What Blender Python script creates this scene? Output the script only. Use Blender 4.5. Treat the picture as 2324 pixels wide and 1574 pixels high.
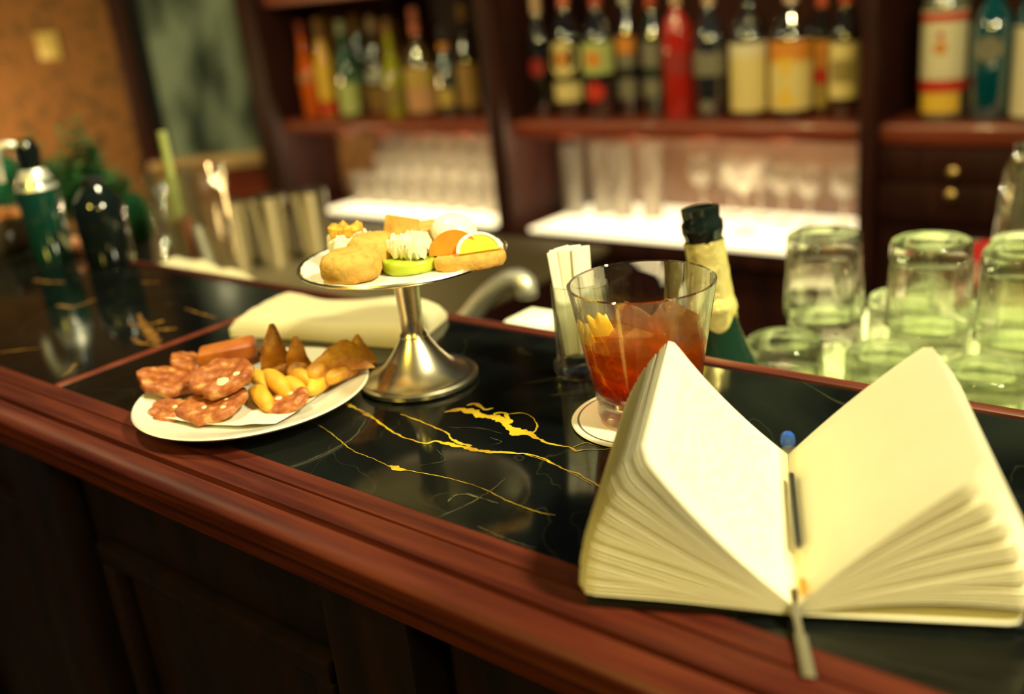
import bpy, bmesh, math, random
from mathutils import Vector, Matrix, noise

for o in list(bpy.data.objects):
    bpy.data.objects.remove(o)
SC = bpy.context.scene
COL = SC.collection
R = math.radians
rnd = random.Random(7)

# ------------------------------------------------------------------ camera
# the bar top is z = 0, the floor z = -1.1; +X runs along the bar, +Y across it to the back bar
IW, IH = 2324, 1574
FPX = 2259.0
PITCH, ROLL, AZ, EYE = R(20.0), R(6.05), R(131.2), 0.265
fw = Vector((math.cos(AZ)*math.cos(PITCH), math.sin(AZ)*math.cos(PITCH), -math.sin(PITCH)))
_r = Vector((math.sin(AZ), -math.cos(AZ), 0))
_u = _r.cross(fw)
CR = math.cos(ROLL)*_r - math.sin(ROLL)*_u
CU = math.sin(ROLL)*_r + math.cos(ROLL)*_u
cam = bpy.data.cameras.new('camera')
camo = bpy.data.objects.new('camera', cam)
COL.objects.link(camo)
camo.matrix_world = Matrix(((CR.x, CU.x, -fw.x, 0), (CR.y, CU.y, -fw.y, 0), (CR.z, CU.z, -fw.z, EYE), (0, 0, 0, 1)))
cam.sensor_width = 36.0
cam.lens = 36.0*FPX/IW
cam.clip_start = 0.02
cam.dof.use_dof = True
cam.dof.focus_distance = 0.60
cam.dof.aperture_fstop = 3.3
SC.camera = camo

# ------------------------------------------------------------------ world, exposure, lights
w = bpy.data.worlds.new('world')
SC.world = w
w.use_nodes = True
w.node_tree.nodes['Background'].inputs[0].default_value = (0.36, 0.45, 0.62, 1)
w.node_tree.nodes['Background'].inputs[1].default_value = 0.02
SC.view_settings.view_transform = 'Standard'
SC.view_settings.look = 'None'
SC.view_settings.exposure = 0.85
SC.view_settings.gamma = 1.0
SC.view_settings.use_curve_mapping = False

WARM = (1.0, 0.89, 0.46)


def lamp(kind, name, loc, energy, color=WARM, size=0.04, aim=None, cone=60, blend=0.6, sy=None, spread=None):
    d = bpy.data.lights.new(name, kind)
    d.energy = energy
    d.color = color
    if kind == 'AREA':
        d.shape = 'RECTANGLE'
        d.size = size
        d.size_y = sy or size
        if spread:
            d.spread = R(spread)
    else:
        d.shadow_soft_size = size
    if kind == 'SPOT':
        d.spot_size = R(cone)
        d.spot_blend = blend
    o = bpy.data.objects.new(name, d)
    COL.objects.link(o)
    o.location = loc
    if aim is not None:
        o.rotation_euler = (Vector(aim) - Vector(loc)).to_track_quat('-Z', 'Y').to_euler()
    return o


# ceiling lights over the bar
KEY = (1.0, 0.92, 0.56)
lamp('AREA', 'bar_ceiling_lamp', (0.60, 0.42, 1.05), 9.8, color=KEY, size=0.14, aim=(-0.35, 0.43, 0), spread=130)
lamp('SPOT', 'bar_spot', (-0.80, 0.34, 1.30), 29, color=KEY, size=0.07, aim=(-0.66, 0.46, 0), cone=34, blend=0.7)
lamp('SPOT', 'work_spot', (-0.05, 1.05, 1.3), 135, color=(1.0, 0.97, 0.44), size=0.05, aim=(-0.25, 0.88, -0.1), cone=38, blend=0.8)
lamp('SPOT', 'end_fill', (-0.9, 0.9, 1.2), 45, color=(1.0, 0.92, 0.55), size=0.05, aim=(-1.40, 0.75, 0), cone=50, blend=0.8)  # added to brighten the dark clutter at the far bar end
# ceiling lights over the aisle, in front of the bottles
for _x in (-2.5, -1.75, -1.05, -0.35):
    lamp('SPOT', 'aisle_spot', (_x, 1.25, 1.45), 21, color=(1.0, 0.80, 0.33), size=0.03, aim=(_x, 2.25, 0.0), cone=75, blend=0.7)
# unseen lamps added behind the guests as warm front fill and bottle glints
lamp('POINT', 'room_fill', (-0.55, -0.9, 1.0), 26, color=(1.0, 0.74, 0.11), size=0.10)
lamp('POINT', 'room_fill', (0.9, -0.5, 1.1), 12, color=(1.0, 0.76, 0.14), size=0.06)
lamp('POINT', 'room_fill', (-2.3, 0.1, 1.3), 8, size=0.045)
# sconce on the left
lamp('POINT', 'wall_sconce', (-3.55, 1.15, -0.05), 10, color=(1.0, 0.66, 0.26), size=0.08)
# point lights added under the back bar shelf for glints on the niche glasses
for _x, _w in ((-2.28, 0.74), (-1.33, 0.86)):
    for _k in (-0.36, -0.12, 0.12, 0.36):
        lamp('POINT', 'glint_bulb', (_x+_k*_w, 2.20, -0.165), 0.8, color=(1.0, 0.82, 0.45), size=0.006)


# ------------------------------------------------------------------ helpers: a pixel of the photograph to a point of the place
def ray(px, py):
    return fw + CR*((px - IW/2)/FPX) - CU*((py - IH/2)/FPX)


def G(px, py, z=0.0):
    d = ray(px, py)
    t = (z - EYE)/d.z
    return Vector((d.x*t, d.y*t, z))


def V(px, py, y):
    d = ray(px, py)
    t = y/d.y
    return Vector((d.x*t, y, d.z*t + EYE))


def D(px, py, dist):
    d = ray(px, py)
    t = dist/math.hypot(d.x, d.y)
    return Vector((d.x*t, d.y*t, d.z*t + EYE))


# ------------------------------------------------------------------ helpers: materials
def nset(n, key, val):
    if key in n.inputs:
        n.inputs[key].default_value = val


def mat(name, col, rough=0.5, metal=0.0, trans=0.0, ior=1.45, coat=0.0, col2=None, scale=20.0, bump=0.0, bscale=None,
        detail=4.0, stretch=None, lo=0.35, hi=0.65, sss=0.0, spec=None, emit=None, emit_s=0.0, absorb=None, sheen=0.0):
    m = bpy.data.materials.new(name)
    m.use_nodes = True
    nt = m.node_tree
    b = nt.nodes['Principled BSDF']
    b.inputs['Base Color'].default_value = (*col, 1)
    nset(b, 'Roughness', rough)
    nset(b, 'Metallic', metal)
    nset(b, 'Transmission Weight', trans)
    nset(b, 'IOR', ior)
    nset(b, 'Coat Weight', coat)
    nset(b, 'Coat Roughness', 0.06)
    nset(b, 'Subsurface Weight', sss)
    nset(b, 'Subsurface Scale', 0.01)
    nset(b, 'Sheen Weight', sheen)
    if spec is not None:
        nset(b, 'Specular IOR Level', spec)
    if emit:
        nset(b, 'Emission Color', (*emit, 1))
        nset(b, 'Emission Strength', emit_s)
    if col2 is not None or bump:
        tc = nt.nodes.new('ShaderNodeTexCoord')
        mp = nt.nodes.new('ShaderNodeMapping')
        nt.links.new(tc.outputs['Object'], mp.inputs[0])
        if stretch:
            mp.inputs['Scale'].default_value = stretch
    if col2 is not None:
        nz = nt.nodes.new('ShaderNodeTexNoise')
        nz.inputs['Scale'].default_value = scale
        nz.inputs['Detail'].default_value = detail
        nt.links.new(mp.outputs[0], nz.inputs[0])
        cr = nt.nodes.new('ShaderNodeValToRGB')
        cr.color_ramp.elements[0].position = lo
        cr.color_ramp.elements[1].position = hi
        cr.color_ramp.elements[0].color = (*col, 1)
        cr.color_ramp.elements[1].color = (*col2, 1)
        nt.links.new(nz.outputs[0], cr.inputs[0])
        nt.links.new(cr.outputs[0], b.inputs['Base Color'])
    if bump:
        n2 = nt.nodes.new('ShaderNodeTexNoise')
        n2.inputs['Scale'].default_value = bscale or scale
        n2.inputs['Detail'].default_value = 3
        nt.links.new(mp.outputs[0], n2.inputs[0])
        bp = nt.nodes.new('ShaderNodeBump')
        bp.inputs['Strength'].default_value = bump
        bp.inputs['Distance'].default_value = 0.002
        nt.links.new(n2.outputs[0], bp.inputs['Height'])
        nt.links.new(bp.outputs[0], b.inputs['Normal'])
    if absorb:
        va = nt.nodes.new('ShaderNodeVolumeAbsorption')
        va.inputs['Color'].default_value = (*absorb[0], 1)
        va.inputs['Density'].default_value = absorb[1]
        nt.links.new(va.outputs[0], nt.nodes['Material Output'].inputs['Volume'])
    return m


def glassmix(name, col, fac=0.5, ior=1.48, rough=0.0, tint=None, cloud=0.0, absorb=None, bump=0.0, bscale=60):
    """refracting glass blended with straight-through glass so that lamps light what stands in and behind it"""
    m = mat(name, col, rough, trans=1.0, ior=ior, bump=bump, bscale=bscale, absorb=absorb)
    nt = m.node_tree
    b = nt.nodes['Principled BSDF']
    tr = nt.nodes.new('ShaderNodeBsdfTransparent')
    tr.inputs[0].default_value = (*(tint or col), 1)
    mx = nt.nodes.new('ShaderNodeMixShader')
    mx.inputs[0].default_value = fac
    nt.links.new(b.outputs[0], mx.inputs[1])
    nt.links.new(tr.outputs[0], mx.inputs[2])
    out = mx
    if cloud:
        df = nt.nodes.new('ShaderNodeBsdfTranslucent')
        df2 = nt.nodes.new('ShaderNodeBsdfDiffuse')
        for q in (df, df2):
            q.inputs[0].default_value = (*col, 1)
        m1 = nt.nodes.new('ShaderNodeMixShader')
        nt.links.new(df.outputs[0], m1.inputs[1])
        nt.links.new(df2.outputs[0], m1.inputs[2])
        m2 = nt.nodes.new('ShaderNodeMixShader')
        m2.inputs[0].default_value = cloud
        nt.links.new(mx.outputs[0], m2.inputs[1])
        nt.links.new(m1.outputs[0], m2.inputs[2])
        out = m2
    nt.links.new(out.outputs[0], nt.nodes['Material Output'].inputs['Surface'])
    return m


M = {}
M['wood'] = mat('mahogany', (0.050, 0.0075, 0.005), 0.42, col2=(0.115, 0.022, 0.010), scale=6, stretch=(1.2, 22, 22), bump=0.08, bscale=9, spec=0.35)
M['wood_dark'] = mat('dark_mahogany', (0.020, 0.0055, 0.0045), 0.5, col2=(0.042, 0.010, 0.007), scale=6, stretch=(6, 6, 1), spec=0.25)
M['wood_shelf'] = mat('red_mahogany', (0.15, 0.028, 0.014), 0.34, coat=0.15, col2=(0.24, 0.05, 0.022), scale=5, stretch=(1, 12, 12))
M['wood_panel'] = mat('brown_back_panel', (0.20, 0.11, 0.075), 0.25, coat=0.4, col2=(0.27, 0.15, 0.10), scale=4, stretch=(2, 2, 0.6))
M['black_gap'] = mat('shadow_black_paint', (0.006, 0.006, 0.008), 0.7)  # plain black of real parts; on the window gap it stands for shade
M['gold_vein'] = mat('gold_vein', (0.60, 0.42, 0.025), 0.18, col2=(0.26, 0.11, 0.015), scale=38, coat=0.2, lo=0.45, hi=0.68)
M['faint_vein'] = mat('faint_vein', (0.13, 0.12, 0.05), 0.2, col2=(0.03, 0.032, 0.02), scale=120, coat=0.3)
M['silver'] = mat('silver_plate', (0.92, 0.84, 0.63), 0.27, metal=1.0, bump=0.03, bscale=60)
M['steel'] = mat('brushed_steel', (0.50, 0.48, 0.40), 0.28, metal=1.0)
M['steel_dull'] = mat('dull_bronze_steel', (0.26, 0.20, 0.10), 0.5, metal=0.6)
M['drain'] = mat('pale_drain_mat', (0.74, 0.74, 0.56), 0.5, col2=(0.62, 0.63, 0.46), scale=30)
M['chrome'] = mat('chrome', (0.9, 0.88, 0.82), 0.10, metal=1.0)
M['porcelain'] = mat('white_porcelain', (0.84, 0.80, 0.66), 0.18, coat=0.4)
M['paper'] = mat('white_paper', (0.82, 0.78, 0.63), 0.8, col2=(0.78, 0.74, 0.58), scale=40, bump=0.05, bscale=200)
M['page'] = mat('cream_page', (0.86, 0.81, 0.62), 0.75, col2=(0.84, 0.79, 0.59), scale=30)
M['ink'] = mat('faint_ink', (0.09, 0.08, 0.10), 0.7)
M['cover'] = mat('black_cover', (0.012, 0.012, 0.014), 0.5)
M['ribbon'] = mat('grey_ribbon', (0.16, 0.14, 0.085), 0.7, bump=0.2, bscale=600)
M['cloth'] = mat('cream_linen', (0.72, 0.62, 0.36), 0.85, bump=0.3, bscale=900, sheen=0.1)
M['glass'] = glassmix('clear_glass', (1, 1, 1), 0.30, 1.48)
M['tumbler'] = glassmix('greenish_glass', (0.96, 0.99, 0.89), 0.25, 1.46)
M['niche_glass'] = glassmix('niche_glass', (0.98, 0.97, 0.92), 0.30, 1.75, cloud=0.06)
M['ice'] = glassmix('ice', (0.95, 0.62, 0.22), 0.45, 1.2, 0.05, tint=(0.98, 0.82, 0.5), cloud=0.08, bump=0.5, bscale=70)
def drink_mat():
    """amber above, deep red below, blended by height"""
    m = glassmix('amber_red_drink', (0.9, 0.4, 0.1), 0.45, 1.3, cloud=0.08)
    nt = m.node_tree
    tc = nt.nodes.new('ShaderNodeTexCoord')
    sx = nt.nodes.new('ShaderNodeSeparateXYZ')
    nt.links.new(tc.outputs['Object'], sx.inputs[0])
    mr = nt.nodes.new('ShaderNodeMapRange')
    mr.inputs[1].default_value = 0.016
    mr.inputs[2].default_value = 0.056
    nt.links.new(sx.outputs[2], mr.inputs[0])
    cr = nt.nodes.new('ShaderNodeValToRGB')
    e = cr.color_ramp.elements
    e[0].color = (0.60, 0.045, 0.003, 1)
    e[1].color = (0.93, 0.42, 0.03, 1)
    k = e.new(0.35)
    k.color = (0.82, 0.15, 0.008, 1)
    nt.links.new(mr.outputs[0], cr.inputs[0])
    for n in nt.nodes:
        if n.type in ('BSDF_PRINCIPLED', 'BSDF_TRANSPARENT', 'BSDF_TRANSLUCENT', 'BSDF_DIFFUSE'):
            nt.links.new(cr.outputs[0], n.inputs[0])
    return m


M['drink'] = drink_mat()
M['peel'] = mat('orange_peel', (0.90, 0.46, 0.015), 0.4, col2=(0.95, 0.62, 0.04), scale=60, bump=0.2, bscale=300, sss=0.1)
M['coaster'] = mat('coaster_card', (0.76, 0.72, 0.56), 0.8)
M['ring'] = mat('coaster_ring', (0.14, 0.10, 0.07), 0.8)
M['champ_glass'] = mat('dark_green_bottle', (0.006, 0.020, 0.012), 0.06, coat=0.6)
M['foil'] = mat('gold_foil', (0.88, 0.74, 0.28), 0.30, metal=0.6, bump=1.0, bscale=110)
M['black_gloss'] = mat('black_gloss', (0.006, 0.010, 0.009), 0.10, coat=0.6)
M['blue_plug'] = mat('blue_plug', (0.02, 0.10, 0.55), 0.3)
M['pen_clear'] = glassmix('clear_pen_plastic', (0.98, 0.97, 0.92), 0.90, 1.3, 0.05, cloud=0.01)
M['refill'] = mat('black_ink_refill', (0.015, 0.017, 0.02), 0.4)
M['brass'] = mat('brass_nib', (0.80, 0.48, 0.06), 0.3, metal=0.7)
M['bread'] = mat('golden_crumb', (0.62, 0.36, 0.07), 0.75, col2=(0.48, 0.23, 0.035), scale=160, bump=0.5, bscale=220, lo=0.45, hi=0.75)
M['cream'] = mat('whipped_cream', (0.86, 0.80, 0.56), 0.5, bump=0.3, bscale=90, sss=0.1)
M['egg'] = mat('egg_white', (0.88, 0.84, 0.66), 0.3, sss=0.15)
M['crouton'] = mat('golden_cracker', (0.66, 0.42, 0.10), 0.7, col2=(0.52, 0.27, 0.04), scale=90, bump=0.4, bscale=160)
M['walnut'] = mat('golden_topping', (0.82, 0.48, 0.05), 0.6, col2=(0.62, 0.30, 0.03), scale=120, bump=0.6, bscale=160)
M['cucumber'] = mat('green_cucumber', (0.30, 0.42, 0.012), 0.4, col2=(0.42, 0.50, 0.04), scale=80)
M['salmon'] = mat('orange_slice', (0.80, 0.22, 0.010), 0.4, col2=(0.72, 0.16, 0.008), scale=60)
M['lemon'] = mat('lemon_flesh', (0.60, 0.50, 0.03), 0.4, col2=(0.45, 0.44, 0.02), scale=160)
M['fry'] = mat('yellow_potato', (0.72, 0.42, 0.03), 0.55, col2=(0.56, 0.25, 0.015), scale=55, bump=0.3, bscale=120)
M['crisp'] = mat('brown_fried_crust', (0.48, 0.20, 0.022), 0.5, col2=(0.20, 0.065, 0.010), scale=90, bump=1.0, bscale=140)
M['crisp_gold'] = mat('golden_fried_crust', (0.62, 0.31, 0.025), 0.5, col2=(0.36, 0.12, 0.012), scale=90, bump=0.8, bscale=140)
M['sausage'] = mat('red_sausage_skin', (0.46, 0.14, 0.015), 0.45, col2=(0.30, 0.065, 0.010), scale=60, bump=0.3, bscale=150)


def salami_mat():
    m = mat('salami', (0.50, 0.15, 0.055), 0.42, bump=0.35, bscale=180)
    nt = m.node_tree
    b = nt.nodes['Principled BSDF']
    tc = nt.nodes.new('ShaderNodeTexCoord')
    nz = nt.nodes.new('ShaderNodeTexNoise')
    nz.inputs['Scale'].default_value = 145
    nz.inputs['Detail'].default_value = 2
    nt.links.new(tc.outputs['Object'], nz.inputs[0])
    cr = nt.nodes.new('ShaderNodeValToRGB')
    e = cr.color_ramp.elements
    e[0].position, e[0].color = 0.34, (0.24, 0.055, 0.014, 1)
    e[1].position, e[1].color = 0.58, (0.42, 0.13, 0.03, 1)
    k = e.new(0.70)
    k.color = (0.58, 0.31, 0.11, 1)
    nt.links.new(nz.outputs[0], cr.inputs[0])
    nt.links.new(cr.outputs[0], b.inputs['Base Color'])
    return m


M['salami'] = salami_mat()
M['pitcher'] = glassmix('pitcher_glass', (0.98, 0.98, 0.94), 0.6, 1.45)
M['satin'] = mat('satin_metal', (0.95, 0.93, 0.82), 0.42, metal=0.8)
M['fat'] = mat('salami_fat', (0.85, 0.68, 0.38), 0.4)


def marble_mat():
    m = mat('black_gold_marble', (0.012, 0.014, 0.012), 0.09, coat=0.0, spec=0.5)
    nt = m.node_tree
    b = nt.nodes['Principled BSDF']
    tc = nt.nodes.new('ShaderNodeTexCoord')
    n1 = nt.nodes.new('ShaderNodeTexNoise')
    n1.inputs['Scale'].default_value = 7
    n1.inputs['Detail'].default_value = 7
    n1.inputs['Distortion'].default_value = 0.8
    nt.links.new(tc.outputs['Object'], n1.inputs[0])
    c1 = nt.nodes.new('ShaderNodeValToRGB')
    c1.color_ramp.elements[0].position = 0.42
    c1.color_ramp.elements[0].color = (0.0025, 0.0035, 0.0038, 1)
    c1.color_ramp.elements[1].position = 0.74
    c1.color_ramp.elements[1].color = (0.011, 0.0135, 0.0105, 1)
    nt.links.new(n1.outputs[0], c1.inputs[0])
    # thin veins: |noise - 0.5| small
    n2 = nt.nodes.new('ShaderNodeTexNoise')
    n2.inputs['Scale'].default_value = 5.0
    n2.inputs['Detail'].default_value = 3
    n2.inputs['Distortion'].default_value = 1.6
    nt.links.new(tc.outputs['Object'], n2.inputs[0])
    s = nt.nodes.new('ShaderNodeMath')
    s.operation = 'SUBTRACT'
    s.inputs[1].default_value = 0.47
    nt.links.new(n2.outputs[0], s.inputs[0])
    a = nt.nodes.new('ShaderNodeMath')
    a.operation = 'ABSOLUTE'
    nt.links.new(s.outputs[0], a.inputs[0])
    c2 = nt.nodes.new('ShaderNodeValToRGB')
    c2.color_ramp.elements[0].position = 0.0
    c2.color_ramp.elements[0].color = (0.6, 0.6, 0.6, 1)
    c2.color_ramp.elements[1].position = 0.004
    c2.color_ramp.elements[1].color = (0, 0, 0, 1)
    nt.links.new(a.outputs[0], c2.inputs[0])
    mx = nt.nodes.new('ShaderNodeMix')
    mx.data_type = 'RGBA'
    nt.links.new(c2.outputs[0], mx.inputs[0])
    nt.links.new(c1.outputs[0], mx.inputs[6])
    mx.inputs[7].default_value = (0.03, 0.03, 0.014, 1)
    nt.links.new(mx.outputs[2], b.inputs['Base Color'])
    return m


M['marble'] = marble_mat()


# ------------------------------------------------------------------ helpers: meshes
def fix(bm):
    bmesh.ops.recalc_face_normals(bm, faces=bm.faces)


def obj(name, bm, m, parent=None, loc=(0, 0, 0), rot=(0, 0, 0), smooth=True, keep_normals=False):
    if not keep_normals:
        fix(bm)
    me = bpy.data.meshes.new(name)
    bm.to_mesh(me)
    bm.free()
    for x in (m if isinstance(m, (list, tuple)) else [m]):
        me.materials.append(x)
    if smooth:
        for p in me.polygons:
            p.use_smooth = True
        me.set_sharp_from_angle(angle=R(42))
    o = bpy.data.objects.new(name, me)
    COL.objects.link(o)
    o.location = loc
    o.rotation_euler = rot
    if parent is not None:
        o.parent = parent
    return o


def tag(o, label, cat, group=None, kind=None):
    o['label'] = label
    o['category'] = cat
    if group:
        o['group'] = group
    if kind:
        o['kind'] = kind
    return o


def thing(name, label, cat, loc=(0, 0, 0), rot=(0, 0, 0), group=None):
    o = bpy.data.objects.new(name, None)
    o.empty_display_size = 0.02
    COL.objects.link(o)
    o.location = loc
    o.rotation_euler = rot
    return tag(o, label, cat, group)


def struct(o):
    o['kind'] = 'structure'
    return o


def dup(root, loc=None, rot=None, label=None):
    r = root.copy()
    COL.objects.link(r)
    if loc is not None:
        r.location = loc
    if rot is not None:
        r.rotation_euler = rot
    if label:
        r['label'] = label
    for ch in list(root.children):
        c = ch.copy()
        COL.objects.link(c)
        c.parent = r
        for g in ch.children:
            d = g.copy()
            COL.objects.link(d)
            d.parent = c
    return r


def box(bm, lo, hi, bev=0.0, mi=0):
    vs = [bm.verts.new((x, y, z)) for x in (lo[0], hi[0]) for y in (lo[1], hi[1]) for z in (lo[2], hi[2])]
    fs = []
    for q in ((0, 1, 3, 2), (4, 6, 7, 5), (0, 4, 5, 1), (2, 3, 7, 6), (0, 2, 6, 4), (1, 5, 7, 3)):
        f = bm.faces.new([vs[i] for i in q])
        f.material_index = mi
        fs.append(f)
    if bev:
        es = list({e for f in fs for e in f.edges})
        r = bmesh.ops.bevel(bm, geom=es, offset=bev, segments=2, affect='EDGES', profile=0.5)
        for f in r['faces']:
            f.material_index = mi
    return bm


def boxm(lo, hi, bev=0.0):
    return box(bmesh.new(), lo, hi, bev)


def lathe(bm, prof, seg=48, rad=None, mi=None):
    """prof: list of (r, z); rad(i, ang, r, z) may reshape the radius; mi(i) gives the material of the band after point i"""
    rings = []
    for i, (r, z) in enumerate(prof):
        if r <= 1e-6:
            rings.append([bm.verts.new((0, 0, z))])
        else:
            ring = []
            for k in range(seg):
                a = 2*math.pi*k/seg
                rr = rad(i, a, r, z) if rad else r
                ring.append(bm.verts.new((rr*math.cos(a), rr*math.sin(a), z)))
            rings.append(ring)
    for i in range(len(rings)-1):
        A, B = rings[i], rings[i+1]
        if len(A) == 1 and len(B) == 1:
            continue
        for k in range(seg):
            k2 = (k+1) % seg
            if len(A) == 1:
                f = bm.faces.new((A[0], B[k2], B[k]))
            elif len(B) == 1:
                f = bm.faces.new((A[k], A[k2], B[0]))
            else:
                f = bm.faces.new((A[k], A[k2], B[k2], B[k]))
            if mi:
                f.material_index = mi(i)
    return bm


def lathem(prof, seg=48, rad=None, mi=None):
    return lathe(bmesh.new(), prof, seg, rad, mi)


def tube(bm, pts, r, seg=12, cap=True, r2=None):
    pts = [Vector(p) for p in pts]
    rings = []
    n = len(pts)
    up = Vector((0, 0, 1))
    for i, p in enumerate(pts):
        t = (pts[min(i+1, n-1)] - pts[max(i-1, 0)]).normalized()
        a = t.cross(up)
        if a.length < 1e-3:
            a = t.cross(Vector((1, 0, 0)))
        a.normalize()
        b = a.cross(t)
        rr = r if r2 is None else r + (r2 - r)*i/(n-1)
        rings.append([bm.verts.new(p + rr*(math.cos(2*math.pi*k/seg)*a + math.sin(2*math.pi*k/seg)*b)) for k in range(seg)])
    for A, B in zip(rings, rings[1:]):
        for k in range(seg):
            bm.faces.new((A[k], A[(k+1) % seg], B[(k+1) % seg], B[k]))
    if cap:
        bm.faces.new(rings[0])
        bm.faces.new(rings[-1][::-1])
    return bm


def extrude_x(bm, prof, x0, x1, mi=0):
    """prof: closed (y, z) outline"""
    a = [bm.verts.new((x0, y, z)) for y, z in prof]
    b = [bm.verts.new((x1, y, z)) for y, z in prof]
    n = len(prof)
    for i in range(n):
        bm.faces.new((a[i], a[(i+1) % n], b[(i+1) % n], b[i])).material_index = mi
    bm.faces.new(a).material_index = mi
    bm.faces.new(b[::-1]).material_index = mi
    return bm


def smooth_path(pts, sub=6):
    pts = [Vector(p) for p in pts]
    out = []
    for i in range(len(pts)-1):
        p0, p1, p2, p3 = pts[max(i-1, 0)], pts[i], pts[i+1], pts[min(i+2, len(pts)-1)]
        for k in range(sub):
            t = k/sub
            out.append(0.5*((2*p1) + (p2-p0)*t + (2*p0-5*p1+4*p2-p3)*t*t + (3*p1-p0-3*p2+p3)*t**3))
    out.append(pts[-1])
    return out


def blob(bm, rx, ry, rz, amp=0.1, freq=1.5, seed=0, flat=None, sub=3):
    r = bmesh.ops.create_icosphere(bm, subdivisions=sub, radius=1.0)
    off = Vector((seed*3.1, seed*1.7, seed*2.3))
    for v in r['verts']:
        n = noise.noise(v.co*freq + off)
        c = v.co*(1 + amp*n)
        z = c.z
        if flat is not None and z < flat:
            z = flat + (z-flat)*0.15
        v.co = Vector((c.x*rx, c.y*ry, z*rz))
    return bm


def slab(r, th, amp=0.12, freq=2.0, seed=0, seg=40, ry=1.0, dome=0.0, bend=0.0, bev=0.25, lump=0.0008):
    """an irregular thick slice lying in XY, base at z = 0"""
    bm = bmesh.new()
    off = Vector((seed*2.7, seed*5.1, 0))
    prof = [(0.0, 0), (0.5, 0), (1-bev*0.35, 0), (1-bev*0.10, 0.10), (1.0, 0.32), (1.0, 0.68), (1-bev*0.08, 0.88), (1-bev*0.28, 1.0), (0.62, 1.0), (0.45, 1.0), (0.3, 1.0), (0.15, 1.0), (0.0, 1.0)]
    rings = []
    for (q, h) in prof:
        if q == 0:
            rings.append([bm.verts.new((0, 0, h*(th+dome)))])
            continue
        ring = []
        for k in range(seg):
            a = 2*math.pi*k/seg
            rr = r*q*(1 + amp*noise.noise(Vector((math.cos(a), math.sin(a), 0))*freq + off))
            z = h*(th + dome*(1-q*q)) + lump*noise.noise(Vector((math.cos(a)*q*3.2, math.sin(a)*q*3.2, h*2)) + off)
            x, y = rr*math.cos(a), rr*ry*math.sin(a)
            z += bend*(x/r)**2*r
            ring.append(bm.verts.new((x, y, z)))
        rings.append(ring)
    for A, B in zip(rings, rings[1:]):
        for k in range(seg):
            k2 = (k+1) % seg
            if len(A) == 1:
                bm.faces.new((A[0], B[k2], B[k]))
            elif len(B) == 1:
                bm.faces.new((A[k], A[k2], B[0]))
            else:
                bm.faces.new((A[k], A[k2], B[k2], B[k]))
    return bm


# ================================================================== the room
bm = boxm((-5, -2.5, -1.12), (2.2, 3.4, -1.1))
struct(obj('floor', bm, mat('dark_floor', (0.015, 0.012, 0.012), 0.5, col2=(0.03, 0.02, 0.016), scale=4)))

# slanted wall on the left, facing the bar: along = direction in the wall, deep = away from the guests
AL = Vector((0.7524, 0.6587, 0))
DP = Vector((-0.6587, 0.7524, 0))
WO = DP*3.70
wrot = math.atan2(AL.y, AL.x)


def wallpoint(px, py, off=0.0):
    d = ray(px, py)
    t = (3.70-off)/(d.x*DP.x + d.y*DP.y)
    p = Vector((d.x*t, d.y*t, 0))
    return p.dot(AL), d.z*t + EYE   # position along the wall, height


def wallbox(u0, u1, z0, z1, d0, d1, bev=0.0):
    """box on the wall; d = distance in front of the wall face"""
    return boxm((u0, -d1, z0), (u1, -d0, z1), bev)


def wallpaper():
    m = mat('orange_wallpaper', (0.42, 0.17, 0.035), 0.75)
    nt = m.node_tree
    b = nt.nodes['Principled BSDF']
    tc = nt.nodes.new('ShaderNodeTexCoord')
    vo = nt.nodes.new('ShaderNodeTexVoronoi')
    vo.inputs['Scale'].default_value = 26
    nz = nt.nodes.new('ShaderNodeTexNoise')
    nz.inputs['Scale'].default_value = 34
    nz.inputs['Detail'].default_value = 3
    nt.links.new(tc.outputs['Object'], vo.inputs[0])
    nt.links.new(tc.outputs['Object'], nz.inputs[0])
    ad = nt.nodes.new('ShaderNodeMath')
    ad.operation = 'MULTIPLY'
    nt.links.new(vo.outputs['Distance'], ad.inputs[0])
    nt.links.new(nz.outputs[0], ad.inputs[1])
    cr = nt.nodes.new('ShaderNodeValToRGB')
    cr.color_ramp.elements[0].position = 0.10
    cr.color_ramp.elements[0].color = (0.09, 0.052, 0.014, 1)
    cr.color_ramp.elements[1].position = 0.24
    cr.color_ramp.elements[1].color = (0.245, 0.105, 0.026, 1)
    nt.links.new(ad.outputs[0], cr.inputs[0])
    nt.links.new(cr.outputs[0], b.inputs['Base Color'])
    return m


uE = wallpoint(285, 170)[0]
wl = struct(obj('wall_left', wallbox(-3.2, 1.5, -1.1, 1.5, -0.05, 0.0), wallpaper(), loc=WO, rot=(0, 0, wrot), smooth=False))
u1 = wallpoint(318, 170)[0]
u2 = wallpoint(352, 170)[0]
u3 = wallpoint(566, 170)[0]
zs = wallpoint(450, 352)[1]
# tall window: dark red casing, black strip for the gap's shade, cloudy grey-green pane, pale sill
win = bpy.data.objects.new('window_1', None)
COL.objects.link(win)
win.location = WO
win.rotation_euler = (0, 0, wrot)
struct(win)
pane_m = mat('cloudy_pane', (0.035, 0.050, 0.042), 0.22, coat=0.4, col2=(0.22, 0.29, 0.23), scale=3.2, detail=2, stretch=(2.6, 1, 1.1), lo=0.36, hi=0.62)
obj('window_frame', wallbox(uE, u1+0.012, -1.1, 1.5, 0, 0.045, 0.006), M['wood_dark'], win)
obj('window_gap_shade', wallbox(u1+0.013, u2, zs, 1.5, 0, 0.012), M['black_gap'], win)
obj('window_pane', wallbox(u2, u3, zs, 1.5, 0, 0.01), pane_m, win)
obj('window_sill', wallbox(u1-0.02, u3+0.03, zs-0.052, zs, 0, 0.07, 0.008), mat('tan_sill', (0.50, 0.33, 0.15), 0.3, coat=0.4), win)
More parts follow.
